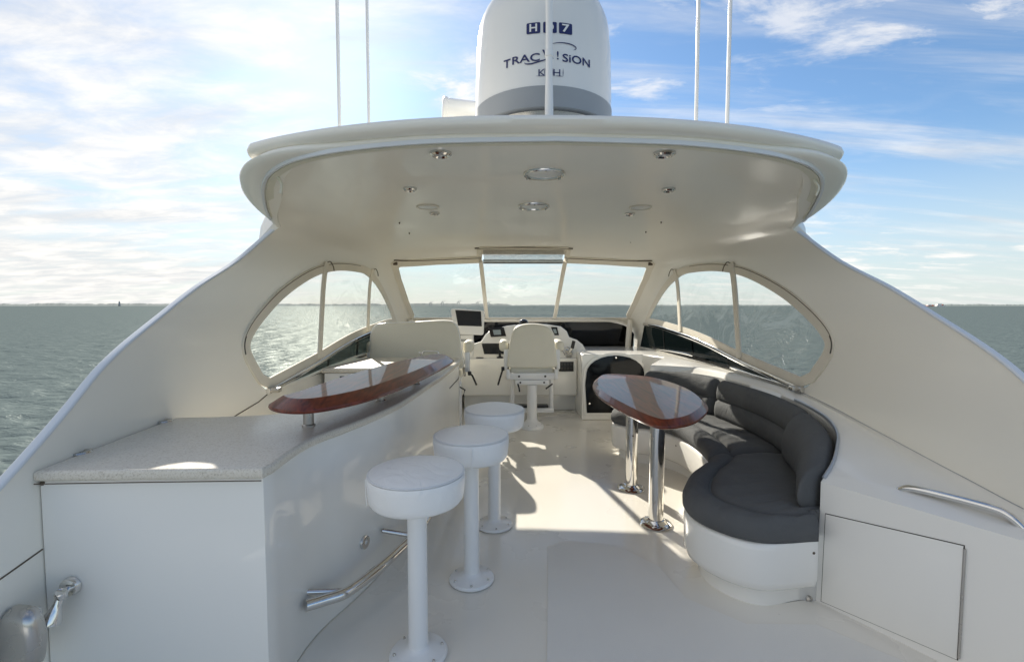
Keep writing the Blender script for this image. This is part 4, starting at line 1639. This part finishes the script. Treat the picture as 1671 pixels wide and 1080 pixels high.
def base_sec(i, f):
    w = wid(i)
    g = min(1, w / 0.35)
    L = [(0.085 * g, 0.0), (0.085 * g, 0.06), (0.075 * g, 0.085), (0.03 * g, 0.098), (0.010 * g, 0.115), (0.0, 0.15), (-0.004, 0.30), (0.004, 0.325), (0.02 * g, 0.335)]
    out = []
    m_ = 1 - min(1, tpar[i] / 2.2)
    for d, z in L:
        p = np.array(sec_pt(i, d, z))
        if z < 0.12:
            v = np.array((1.12, 2.55)) - SIs[i]
            v = v / np.linalg.norm(v)
            q = SIs[i] + v * {0.0: 0.085, 0.06: 0.085, 0.085: 0.075, 0.098: 0.03, 0.115: 0.010}.get(z, 0)
            p[:2] = p[:2] * (1 - m_) + q * m_
        out.append(tuple(p))
    out += [sec_pt(i, 0.0, 0.335, True), sec_pt(i, 0.0, 0.0, True)]
    return out


strip('moulded_base', base_sec, 0, 12, M_GEL, se)


def seat_sec(i, f):
    w = wid(i)
    e = min(1, min(f, 1 - f) / 0.035)
    e = math.sqrt(max(0.0, 1 - (1 - e) ** 2))
    dz = 0.048 * (1 - e)
    g = min(1, w / 0.42)
    wv = 0.003 * math.sin(tpar[i] * 9) + 0.002 * math.sin(tpar[i] * 23)
    L = [(0.02 * g, 0.337), (0.003, 0.342), (-0.012, 0.365), (-0.014, 0.40), (0.0, 0.432 - dz), (0.035 * g, 0.455 - dz + wv), (0.085 * g, 0.462 - dz + wv), (0.125 * g, 0.452 - dz), (0.142 * g, 0.428 - dz), (0.160 * g, 0.450 - dz),
         (0.22 * g, 0.462 - dz + wv), (0.5 * w * 0.9 + 0.1 * g * w, 0.470 - dz + wv)]
    L = [(min(d, w * 0.86), z) for d, z in L]
    return [sec_pt(i, d, z) for d, z in L] + [sec_pt(i, w * 0.10, 0.458 - dz, True), sec_pt(i, w * 0.04, 0.44 - dz, True), sec_pt(i, w * 0.03, 0.337, True)]


for a, b in ((0.0, 5.32), (5.40, 9.05), (9.13, 12)):
    cu_ = strip('seat_cushion', seat_sec, a, b, M_FABRIC, se, angle=75)
    ids = [i for i in range(NT) if a + 0.15 <= tpar[i] <= b - 0.15 and wid(i) > 0.3]
    if len(ids) > 4:
        tube('seam', [sec_pt(i, 0.142 * min(1, wid(i) / 0.42), 0.4305) for i in ids], 0.0045, M_BLACK, cu_, n=6)  # black cord along the seam groove stands for its shade
zback = pchip([0, 1, 2, 3, 4, 5, 8, 12], [0.60, 0.655, 0.705, 0.745, 0.770, 0.782, 0.790, 0.785])


def back_sec_factory(groove):
    def back_sec(i, f):
        zt = zback(tpar[i])
        w = wid(i)
        e = min(1, min(f, 1 - f) / 0.06)
        e = math.sqrt(max(0.0, 1 - (1 - e) ** 2))
        th = (0.175 if not groove else 0.12) * (0.55 + 0.45 * e)
        th = min(th, w * 0.55)
        z0 = 0.455
        h = (zt - z0) * (0.90 + 0.10 * e)
        if groove:
            L = [(0.72, 0.0), (0.98, 0.04), (1.08, 0.16), (1.08, 0.30), (1.0, 0.42), (0.80, 0.475), (0.94, 0.53), (1.0, 0.66), (0.95, 0.82), (0.78, 0.94), (0.5, 1.0), (0.22, 0.97), (0.06, 0.88), (0.0, 0.75), (0.0, 0.3), (0.05, 0.0)]
        else:
            L = [(0.75, 0.0), (1.0, 0.06), (1.12, 0.2), (1.15, 0.4), (1.12, 0.6), (1.0, 0.78), (0.8, 0.92), (0.5, 1.0), (0.22, 0.97), (0.06, 0.88), (0.0, 0.75), (0.0, 0.3), (0.05, 0.0)]
        return [sec_pt(i, 0.01 + d * th + 0.03 * (1 - z) * 0.6, z0 + z * h, True) for d, z in L]
    return back_sec


strip('back_cushion', back_sec_factory(False), 0.85, 4.72, M_FABRIC, se, angle=75)
strip('back_cushion', back_sec_factory(True), 4.60, 8.62, M_FABRIC, se, angle=75)
strip('back_cushion', back_sec_factory(True), 8.70, 12, M_FABRIC, se, angle=75)
sweep('back_trim', [(SOs[i][0] + 0.008, SOs[i][1] - 0.004, zback(tpar[i]) + 0.006 - 0.004) for i in range(2, 70)], rrect(0.014, 0.022, 0.005, 2), M_TRIM, se)
for px, py in ((1328, 902), (1033, 711), (1103, 727)):
    p, pnrm = surface_under(px, py)
    lathe('screw_cap', [(0, 0.003), (0.006, 0.0025), (0.0075, -0.002)], p, M_BROWN, se, segs=10, axis=pnrm)

# coaming moulding and locker outboard of the settee
rc = thing('side_locker', 'white moulded side locker with flush hatch, right of the settee', 'locker', (1.65, 2.2, 0))
wallY = [1.30, 1.75, 2.10, 2.42, 2.75, 3.02, 3.35, 3.65, 3.97, 4.20, 4.38, 4.50, 4.60]
wallZ = [0.600, 0.612, 0.645, 0.683, 0.727, 0.768, 0.806, 0.822, 0.826, 0.83, 0.832, 0.835, 0.835]
wy, wz = pchip(range(13), wallY), pchip(range(13), wallZ)
V, Fc = [], []
NS = 9
for i in range(NT):
    t = tpar[i]
    a = np.array((SOs[i][0] + 0.004, SOs[i][1] - 0.002, zback(t) - 0.004))
    b = np.array((Xw(wy(t), wz(t)) + 0.008, wy(t), wz(t)))
    for j in range(NS):
        f = j / (NS - 1)
        p = a + (b - a) * f
        p[2] += 0.020 * math.sin(math.pi * f) * (1 if t > 0.5 else t * 2) + 0.012 * (f > 0.93)
        V.append(tuple(p))
for i in range(NT - 1):
    for j in range(NS - 1):
        Fc.append((i * NS + j, i * NS + j + 1, (i + 1) * NS + j + 1, (i + 1) * NS + j))
n0 = len(V)
V += [(x, y, 0.0) for x, y, z in V[:NT * NS]]
rim = [i * NS for i in range(NT)]
for a, b in zip(rim[:-1], rim[1:]):
    Fc.append((a, b, b + n0, a + n0))
for j in range(NS - 1):
    Fc.append((j, j + 1, j + 1 + n0, j + n0))
put('moulding', V, Fc, M_GEL, rc, True, 50)
tube('wall_seam', [(Xw(wy(t), wz(t)) + 0.0005, wy(t), wz(t) + 0.013) for t in np.linspace(0, 6.2, 40)], 0.0022, M_GREYBAND, rc, n=6)
# hatch lies in the angled aft face
A, B = np.array(V[0]), np.array(V[NS - 1])
ud = np.array((B[0] - A[0], B[1] - A[1], 0))
ud = ud / np.linalg.norm(ud)
nd = np.array((ud[1], -ud[0], 0))
if nd[1] > 0:
    nd = -nd


def on_face(px, py, lift):
    d = ray(px, py)
    s_ = ((A - CAM) @ nd + lift) / (d @ nd)
    return CAM + d * s_


corners = [on_face(px, py, 0.0) for px, py in ((1348, 838), (1573, 890), (1562, 1075), (1340, 1000))]
cu = [((c - A) @ ud, c[2]) for c in corners]
if cu[3][1] < 0.012:
    cu[3] = (cu[3][0], 0.012)
if cu[2][1] < 0.012:
    cu[2] = (cu[2][0], 0.012)
gp = inset(cu, -0.003)
slab('hatch_gap', gp if True else cu, tuple(np.array((A[0], A[1], 0)) + nd * 0.0005), tuple(ud), (0, 0, 1), 0.0016, M_DARK, rc)
slab('hatch_door', cu, tuple(np.array((A[0], A[1], 0)) + nd * 0.0021), tuple(ud), (0, 0, 1), 0.004, M_GEL, rc, bevel=0.002, seg=2)
hg = [np.array((A[0], A[1], 0)) + ud * (cu[1][0] + 0.004) + nd * 0.006 + np.array((0, 0, z)) for z in (cu[2][1] + 0.01, cu[1][1] - 0.01)]
tube('hinge', [tuple(hg[0]), tuple(hg[1])], 0.004, M_STEEL, rc, n=8)
fp = [np.array((A[0], A[1], 0)) + ud * q for q in (-0.16, 0.02)]
slab('plinth', [(0, 0.0), (0.18, 0.0), (0.18, 0.30), (0, 0.30)], tuple(fp[0] - nd * 0.012), tuple(ud), (0, 0, 1), 0.010, M_GEL, rc)
p, pnrm = on_face(1313, 979, 0.03), nd
lathe('courtesy_light', [(0.016, 0.006), (0.024, 0.012), (0.038, 0.008), (0.041, -0.003), (0.036, -0.042)], p, M_STEEL, rc, segs=24, axis=pnrm, squash=0.62)
lathe('light_lens', [(0, 0.011), (0.016, 0.009), (0.0175, 0.0)], p, M_LENS, rc, segs=16, axis=pnrm, squash=0.62)

gr = thing('grab_rail', 'curved polished steel grab rail on top of the right locker', 'grab rail', (1.55, 1.95, 0.62))
g0, g1 = atZ(1462, 802, 0.618), atZ(1671, 868, 0.60)
gd = np.array((g1[0] - g0[0], g1[1] - g0[1], 0))
GP = [g0 + (0, 0, -0.01), g0 + gd * 0.06 + (0, 0, 0.018), g0 + gd * 0.16 + (0, 0, 0.034), g0 + gd * 0.45 + (0, 0, 0.040), g0 + gd * 0.78 + (0, 0, 0.040), g0 + gd * 0.90 + (0, 0, 0.026), g0 + gd * 0.99 + (0, 0, -0.004), g0 + gd * 1.04 + (0, 0, -0.03)]
tube('rail', GP, 0.0160, M_CHROME, gr, n=16, samples=48)
lathe('rail_foot', [(0.016, 0.012), (0.024, 0.008), (0.027, 0.0), (0.027, -0.012)], g0 + (0, 0, 0.0), M_CHROME, gr, segs=20)

# ================================================================== FORWARD: companionway, shelf, helm
fb = thing('forward_coaming', 'white moulded forward bulkhead and shelf under the smoked windscreen', 'bulkhead', (0.5, 6.4, 0))
prism('right_block', [(0.74, 5.82), (1.50, 5.82), (1.66, 5.5), (1.28, 4.80), (1.60, 4.60), (1.90, 4.60), (1.84, 5.6), (1.74, 6.98), (0.74, 6.98)], 0.0, 0.838, M_GEL, fb, bevel=0.02, seg=3)
prism('left_shelf', [(-1.74, 6.98), (-1.80, 6.0), (-0.95, 6.35), (-0.95, 6.98)], 0.0, 0.80, M_GEL, fb, bevel=0.02, seg=3)
box('front_wall', (-1.74, 6.93, 0.0), (1.74, 7.03, 0.79), M_GEL, fb, bevel=0.01)
dr = thing('companionway_door', 'black smoked arched companionway door between helm console and settee', 'door', (1.16, 5.8, 0.1))
da = [(0.80, 0.10), (0.775, 0.45), (0.79, 0.60)] + [(1.155 - 0.365 * math.cos(R(a)), 0.60 + 0.225 * math.sin(R(a))) for a in range(15, 180, 15)] + [(1.52, 0.60), (1.535, 0.45), (1.51, 0.10)]
slab('door_frame', inset(da, -0.035), (0, 5.812, 0), (1, 0, 0), (0, 0, 1), 0.012, M_GEL, dr, bevel=0.005)
slab('smoked_door', da, (0, 5.798, 0), (1, 0, 0), (0, 0, 1), 0.014, M_DOOR, dr, bevel=0.005)
for x, z in ((1.155, 0.80), (0.83, 0.22)):
    lathe('door_stud', [(0, 0.012), (0.012, 0.010), (0.016, 0.0)], (x, 5.784, z), M_CHROME, dr, segs=14, axis=(0, -1, 0))

hc = thing('helm_console', 'white helm console with dark displays ahead of the helm chairs', 'console', (0.02, 6.4, 0))
box('plinth', (-0.80, 6.40, 0.0), (0.80, 6.90, 0.27), M_GEL, hc, bevel=0.02)
box('lower_body', (-0.90, 6.18, 0.245), (0.735, 6.90, 0.745), M_GEL, hc, bevel=0.022, seg=3)
box('side_body', (0.735, 6.20, 0.25), (0.90, 6.80, 0.735), M_GEL, hc, bevel=0.02, seg=3)
pod = [(-0.74, 0.742), (-0.74, 0.86), (-0.68, 0.925), (-0.56, 0.965), (-0.50, 1.06), (-0.42, 1.12), (-0.2, 1.175), (0.05, 1.20), (0.35, 1.195), (0.55, 1.165), (0.63, 1.10), (0.66, 1.02), (0.76, 0.985), (0.84, 0.92), (0.885, 0.83), (0.90, 0.742)]
tilt = Vector((0, 0.52, 1.0))
pn = Vector((1, 0, 0)).cross(tilt).normalized()          # points aft and up
slab('dash_pod', pod, tuple(Vector((0, 6.27 - 0.742 * 0.52, 0)) - pn * 0.30), (1, 0, 0), tuple(tilt), 0.30, M_GEL, hc, bevel=0.018, seg=3)


def on_pod(px, py, lift=0.0):
    o = np.array((0, 6.27 - 0.742 * 0.52, 0)) + np.array(pn) * lift
    d = ray(px, py)
    s_ = ((o - CAM) @ np.array(pn)) / (d @ np.array(pn))
    return CAM + d * s_


def pod_panel(name, quad, lift, th, material, parent, bevel=0.004):
    pts = [on_pod(px, py, lift) for px, py in quad]
    o = pts[0]
    u = np.array((1.0, 0, 0))
    v = np.array(tilt.normalized())
    ol = [(((p - o) @ u), ((p - o) @ v)) for p in pts]
    return slab(name, ol, tuple(o), tuple(u), tuple(v), th, material, parent, bevel=bevel, seg=2)


sc1 = pod_panel('instrument_housing', [(801, 550), (826, 548.5), (822, 534), (797, 535.5)], 0.0, 0.012, M_BLACK, hc)
pod_panel('instrument_display', [(806, 546.5), (818, 546), (816.5, 538), (804, 538.5)], 0.0125, 0.003, M_LCD, sc1, 0)
pod_panel('chart_display', [(790, 578), (832, 578), (832, 560.5), (786, 560.5)], 0.0, 0.010, M_SCREEN, hc)
sc2 = pod_panel('instrument_housing', [(905, 547), (912, 547), (909, 534), (899, 534)], 0.0, 0.012, M_BLACK, hc)
pod_panel('instrument_display', [(905, 544), (909, 544), (907, 537), (902, 537)], 0.0125, 0.003, M_LCD, sc2, 0)
q = on_pod(900, 560, 0.0)
tube('steering_wheel', [(0.16 + 0.24 * math.cos(a), 6.13 + 0.10 * math.sin(a), 0.86 + 0.20 * math.sin(a)) for a in np.linspace(0, 2 * math.pi, 40)[:-1]], 0.017, M_CREAMV, hc, n=10, closed=True, up=(0, -1, 0.4))
for a in (90, 210, 330):
    tube('wheel_spoke', [(0.16, 6.16, 0.86), (0.16 + 0.24 * math.cos(R(a)), 6.13 + 0.10 * math.sin(R(a)), 0.86 + 0.20 * math.sin(R(a)))], 0.009, M_CHROME, hc, n=8)
tube('wheel_hub', [(0.16, 6.14, 0.86), (0.16, 6.36, 0.84)], 0.03, M_BLACK, hc, n=12)
# throttles at the right of the panel
lathe('throttle_base', [(0.055, 0), (0.055, 0.02), (0.035, 0.05), (0, 0.055)], on_pod(928, 578, 0), M_CHROME, hc, segs=18, axis=pn)
t0_ = on_pod(928, 577, 0.04)
t1_ = t0_ + np.array((0.045, -0.02, 0.075))
tube('throttle_lever', [t0_, t1_], 0.013, M_CHROME, hc, n=10)
tube('throttle_grip', [t1_, t1_ + np.array((0.02, -0.01, 0.10))], 0.024, M_BLACK, hc, n=12)
tube('throttle_lever', [t0_ + np.array((-0.05, -0.02, 0)), t0_ + np.array((-0.03, -0.05, 0.06))], 0.012, M_CHROME, hc, n=10)
tube('throttle_guard', [on_pod(921, 579, 0.0), on_pod(918, 570, 0.05), on_pod(926, 566, 0.06), on_pod(932, 572, 0.0)], 0.007, M_CHROME, hc, n=8, samples=14)
lathe('joystick', [(0.045, 0), (0.045, 0.012), (0.02, 0.02), (0.014, 0.055), (0.022, 0.07), (0, 0.078)], (-0.30, 6.24, 0.746), M_BLACK, hc, segs=16)
box('trim_pad', (-0.62, 6.205, 0.746), (-0.52, 6.25, 0.757), M_BLACK, hc, bevel=0.004)
a_, b_ = atY(912, 606, 6.175), atY(936, 590, 6.175)
sp = box('switch_panel', (a_[0], 6.168, a_[2]), (b_[0], 6.182, b_[2]), M_BLACK, hc, bevel=0.003)
for i in range(4):
    for j in range(2):
        x = a_[0] + 0.028 + i * (b_[0] - a_[0] - 0.03) / 4
        z = a_[2] + 0.025 + j * 0.055
        box('switch', (x, 6.162, z), (x + 0.02, 6.17, z + 0.032), M_DARK, sp, bevel=0.002)
for px, py in ((959, 641), (959, 594)):
    p = atY(px, py, 6.19)
    lathe('screw_cap', [(0, 0.006), (0.009, 0.005), (0.011, -0.003)], (min(p[0], 0.87), 6.197, p[2]), M_BROWN, hc, segs=10, axis=(0, -1, 0))
tube('coiled_cord', [(0.915 + 0.025 * math.cos(i * 0.9), 6.17 + 0.02 * math.sin(i * 0.9), 0.74 - 0.006 * i) for i in range(46)], 0.006, M_PAINT, hc, n=6)

cp = thing('compass', 'black domed compass on top of the helm dash', 'compass', (0.0, 6.5, 1.2))
p = atY(855, 530, 6.46)
lathe('compass_base', [(0.085, 0), (0.085, 0.015), (0.065, 0.025), (0, 0.025)], (p[0], 6.50, p[2] - 0.02), M_BLACK, cp, segs=24)
lathe('compass_dome', [(0.068, 0.02), (0.066, 0.05), (0.052, 0.078), (0.028, 0.095), (0, 0.10)], (p[0], 6.50, p[2] - 0.02), M_SCREEN, cp, segs=24)

mo = thing('helm_monitor', 'white framed dark monitor standing left of the helm console', 'monitor', (-0.74, 6.4, 0.8))
quad = [(741, 546.5), (789.5, 548.5), (790.5, 505.5), (735, 502)]
pts = [atY(x, y, 6.32) for x, y in quad]
oc = sum(pts) / 4
u_ = Vector((1, 0.06, 0.0)).normalized()
v_ = Vector((0.0, 0.28, 1)).normalized()
ol = [((Vector(p - oc)).dot(u_), (Vector(p - oc)).dot(v_)) for p in pts]
ol2 = []
for i in range(4):
    a, b, c = np.array(ol[i - 1]), np.array(ol[i]), np.array(ol[(i + 1) % 4])
    for t in (0, 0.5, 1):
        p1, p2 = b + (a - b) * 0.09, b + (c - b) * 0.09
        ol2.append(tuple((1 - t) ** 2 * p1 + 2 * t * (1 - t) * b + t * t * p2))
hsng = slab('housing', ol2, tuple(oc), tuple(u_), tuple(v_), 0.02, M_PAINT, mo, bevel=0.008)
slab('back_shell', inset(ol2, 0.02), tuple(Vector(oc) - u_.cross(v_) * 0.09), tuple(u_), tuple(v_), 0.092, M_PAINT, mo, bevel=0.02)
sq = [(747.5, 531), (786.5, 533), (784.5, 508.5), (742.5, 505.5)]
pp = []
for x, y in sq:
    d = ray(x, y)
    nn = np.array(u_.cross(v_))
    o = oc + nn * 0.021
    p = CAM + d * (((o - CAM) @ nn) / (d @ nn))
    pp.append(((Vector(p - oc)).dot(u_), (Vector(p - oc)).dot(v_)))
slab('screen', pp, tuple(Vector(oc) + u_.cross(v_) * 0.0205), tuple(u_), tuple(v_), 0.003, M_SCREEN, mo)
box('stand', (-0.84, 6.26, 0.72), (-0.66, 6.42, 1.06), M_PAINT, mo, bevel=0.025)
box('stand_panel', (-0.83, 6.252, 0.97), (-0.74, 6.262, 1.0), M_GREYBAND, mo, bevel=0.003)


# ---- helm seats
def seat_back(t, plan, Yb, lean, thick, zc):
    """padded back in the X-z plane"""
    pts = [tuple(p) for p in cr(plan, 64, True)]
    v = Vector((0, -lean, 1)).normalized()
    b = slab('backrest', [(a, c - zc) for a, c in pts], (0, Yb, zc), (1, 0, 0), tuple(v), thick, M_CREAMV, t, bevel=0.035, seg=4, angle=60)
    pip = [Vector((0, Yb, zc)) + Vector((1, 0, 0)) * a + v * (c - zc) + Vector((1, 0, 0)).cross(v).normalized() * (thick - 0.022) for a, c in inset(pts, 0.004)]
    tube('piping', [tuple(p) for p in pip], 0.006, M_VINYL, b, n=6, closed=True, up=(0, -1, 0.05))
    return b


def lever(t, p, d1, d2):
    p = np.array(p)
    tube('recline_lever', [p, p + d1, p + np.array(d1) + d2], 0.011, M_BLACK, t, n=8)
    lathe('lever_hub', [(0, 0.02), (0.022, 0.018), (0.025, 0.0), (0.022, -0.02), (0, -0.02)], p, M_BLACK, t, segs=12, axis=(1, 0, 0))


hx, hy = 0.088, 5.47
hm = thing('helm_chair', 'cream upholstered helm chair on a white pedestal facing the console', 'helm chair', (hx, hy, 0), 'helm seats')
plan = [(hx - 0.275, 0.735), (hx - 0.29, 0.82), (hx - 0.268, 1.0), (hx - 0.225, 1.16), (hx - 0.155, 1.225), (hx, 1.245), (hx + 0.155, 1.225), (hx + 0.225, 1.16), (hx + 0.268, 1.0), (hx + 0.29, 0.82), (hx + 0.275, 0.735), (hx, 0.722)]
seat_back(hm, plan, hy + 0.11, 0.10, 0.12, 0.72)
box('seat_cushion', (hx - 0.265, hy + 0.06, 0.60), (hx + 0.265, hy + 0.56, 0.73), M_CREAMV, hm, bevel=0.04, seg=4)
box('seat_pan', (hx - 0.27, hy - 0.01, 0.575), (hx + 0.27, hy + 0.50, 0.655), M_PAINT, hm, bevel=0.012)
box('slide_plate', (hx - 0.20, hy - 0.03, 0.515), (hx + 0.20, hy + 0.40, 0.573), M_PAINT, hm, bevel=0.008)
for s in (-1, 1):
    ar = box('armrest', (hx + s * 0.335 - 0.055, hy + 0.06, 0.90), (hx + s * 0.335 + 0.055, hy + 0.42, 1.03), M_CREAMV, hm, bevel=0.045, seg=4)
    box('arm_bracket', (hx + s * 0.305 - 0.03, hy + 0.03, 0.69), (hx + s * 0.305 + 0.03, hy + 0.11, 0.93), M_PAINT, hm, bevel=0.012)
    tube('hinge_arm', [(hx + s * 0.285, hy + 0.05, 0.72), (hx + s * 0.285, hy - 0.02, 0.66), (hx + s * 0.275, hy + 0.0, 0.60)], 0.014, M_STEEL, hm, n=8)
    box('hinge_plate', (hx + s * 0.285 - 0.02, hy - 0.035, 0.585), (hx + s * 0.285 + 0.02, hy + 0.10, 0.70), M_PAINT, hm, bevel=0.008)
    lathe('bolt', [(0, 0.008), (0.012, 0.007), (0.014, 0)], (hx + s * 0.155, hy - 0.008, 0.615), M_DARK, hm, segs=10, axis=(0, -1, 0))
    lathe('bolt', [(0, 0.008), (0.010, 0.007), (0.012, 0)], (hx + s * 0.14, hy - 0.028, 0.545), M_DARK, hm, segs=10, axis=(0, -1, 0))
    tube('adjust_lever', [(hx + s * 0.17, hy - 0.03, 0.53), (hx + s * 0.155, hy - 0.05, 0.48), (hx + s * 0.15, hy - 0.05, 0.44)] if s < 0 else [(hx + 0.16, hy - 0.03, 0.47), (hx + 0.24, hy - 0.03, 0.53)], 0.009, M_BLACK, hm, n=8)
    tube('footrest_leg', [(hx + s * 0.245 + 0.02, hy + 0.38, 0.55), (hx + s * 0.25 + 0.02, hy + 0.40, 0.16)], 0.028, M_PAINT, hm, n=8)
lever(hm, (hx - 0.345, hy + 0.04, 0.70), (-0.02, -0.02, -0.06), (-0.04, -0.02, -0.13))
box('footrest', (hx - 0.26, hy + 0.37, 0.09), (hx + 0.30, hy + 0.47, 0.155), M_PAINT, hm, bevel=0.01)
box('footrest_pad', (hx - 0.19, hy + 0.35, 0.158), (hx + 0.23, hy + 0.48, 0.185), M_BLACK, hm, bevel=0.006)
lathe('pedestal', [(0.064, 0.06), (0.060, 0.14), (0.057, 0.515), (0, 0.515)], (hx, hy + 0.0, 0), M_PAINT, hm, segs=28)
bf = lathe('base_flange', [(0.142, 0.001), (0.143, 0.022), (0.13, 0.045), (0.085, 0.07), (0.066, 0.095), (0.058, 0.12), (0, 0.12)], (hx, hy, 0), M_PAINT, hm, segs=32)
for k in range(8):
    a = R(45 * k + 22)
    lathe('bolt', [(0, 0.054), (0.009, 0.053), (0.011, 0.035)], (hx + 0.115 * math.cos(a), hy + 0.115 * math.sin(a), 0), M_STEEL, bf, segs=8)

cx0, cx1, cy = -1.74, -0.735, 5.24
cm = thing('companion_seat', 'wide cream two person helm bench behind the sink counter', 'helm bench', ((cx0 + cx1) / 2, cy, 0), 'helm seats')
xm, hw = (cx0 + cx1) / 2, (cx1 - cx0) / 2
plan = [(xm - hw, 0.76), (xm - hw - 0.006, 0.95), (xm - hw + 0.005, 1.12), (xm - hw + 0.05, 1.225), (xm - hw + 0.15, 1.262), (xm, 1.278), (xm + hw - 0.15, 1.292), (xm + hw - 0.05, 1.25), (xm + hw - 0.008, 1.15), (xm + hw + 0.01, 0.95), (xm + hw + 0.025, 0.76), (xm + hw * 0.5, 0.745), (xm - hw * 0.5, 0.745)]
seat_back(cm, plan, cy + 0.10, 0.08, 0.12, 0.74)
box('seat_cushion', (cx0, cy + 0.06, 0.60), (cx1, cy + 0.52, 0.73), M_CREAMV, cm, bevel=0.04, seg=4)
box('seat_pan', (cx0 + 0.01, cy - 0.005, 0.575), (cx1 - 0.01, cy + 0.48, 0.65), M_PAINT, cm, bevel=0.012)
for x in (cx0 - 0.03, cx1 + 0.075):
    box('armrest', (x - 0.055, cy + 0.08, 0.90), (x + 0.055, cy + 0.45, 1.04), M_CREAMV, cm, bevel=0.045, seg=4)
    box('arm_bracket', (x - 0.035, cy + 0.05, 0.69), (x + 0.025, cy + 0.12, 0.92), M_PAINT, cm, bevel=0.012)
tube('hinge_arm', [(cx1 + 0.03, cy + 0.05, 0.74), (cx1 + 0.05, cy - 0.02, 0.66)], 0.014, M_STEEL, cm, n=8)
lever(cm, (cx1 + 0.10, cy + 0.03, 0.68), (0.03, -0.02, -0.02), (0.05, -0.01, -0.11))
tube('adjust_lever', [(cx1 - 0.01, cy + 0.0, 0.53), (cx1 + 0.05, cy - 0.02, 0.50), (cx1 + 0.03, cy - 0.02, 0.43)], 0.009, M_BLACK, cm, n=8)
for x in (xm - 0.25, xm + 0.25):
    lathe('pedestal', [(0.064, 0.06), (0.057, 0.575), (0, 0.575)], (x, cy + 0.22, 0), M_PAINT, cm, segs=24)
    lathe('base_flange', [(0.14, 0.001), (0.143, 0.022), (0.085, 0.07), (0.058, 0.12), (0, 0.12)], (x, cy + 0.22, 0), M_PAINT, cm, segs=24)
box('side_leg', (cx1 - 0.05, cy + 0.1, 0.0), (cx1 + 0.0, cy + 0.16, 0.58), M_PAINT, cm, bevel=0.012)
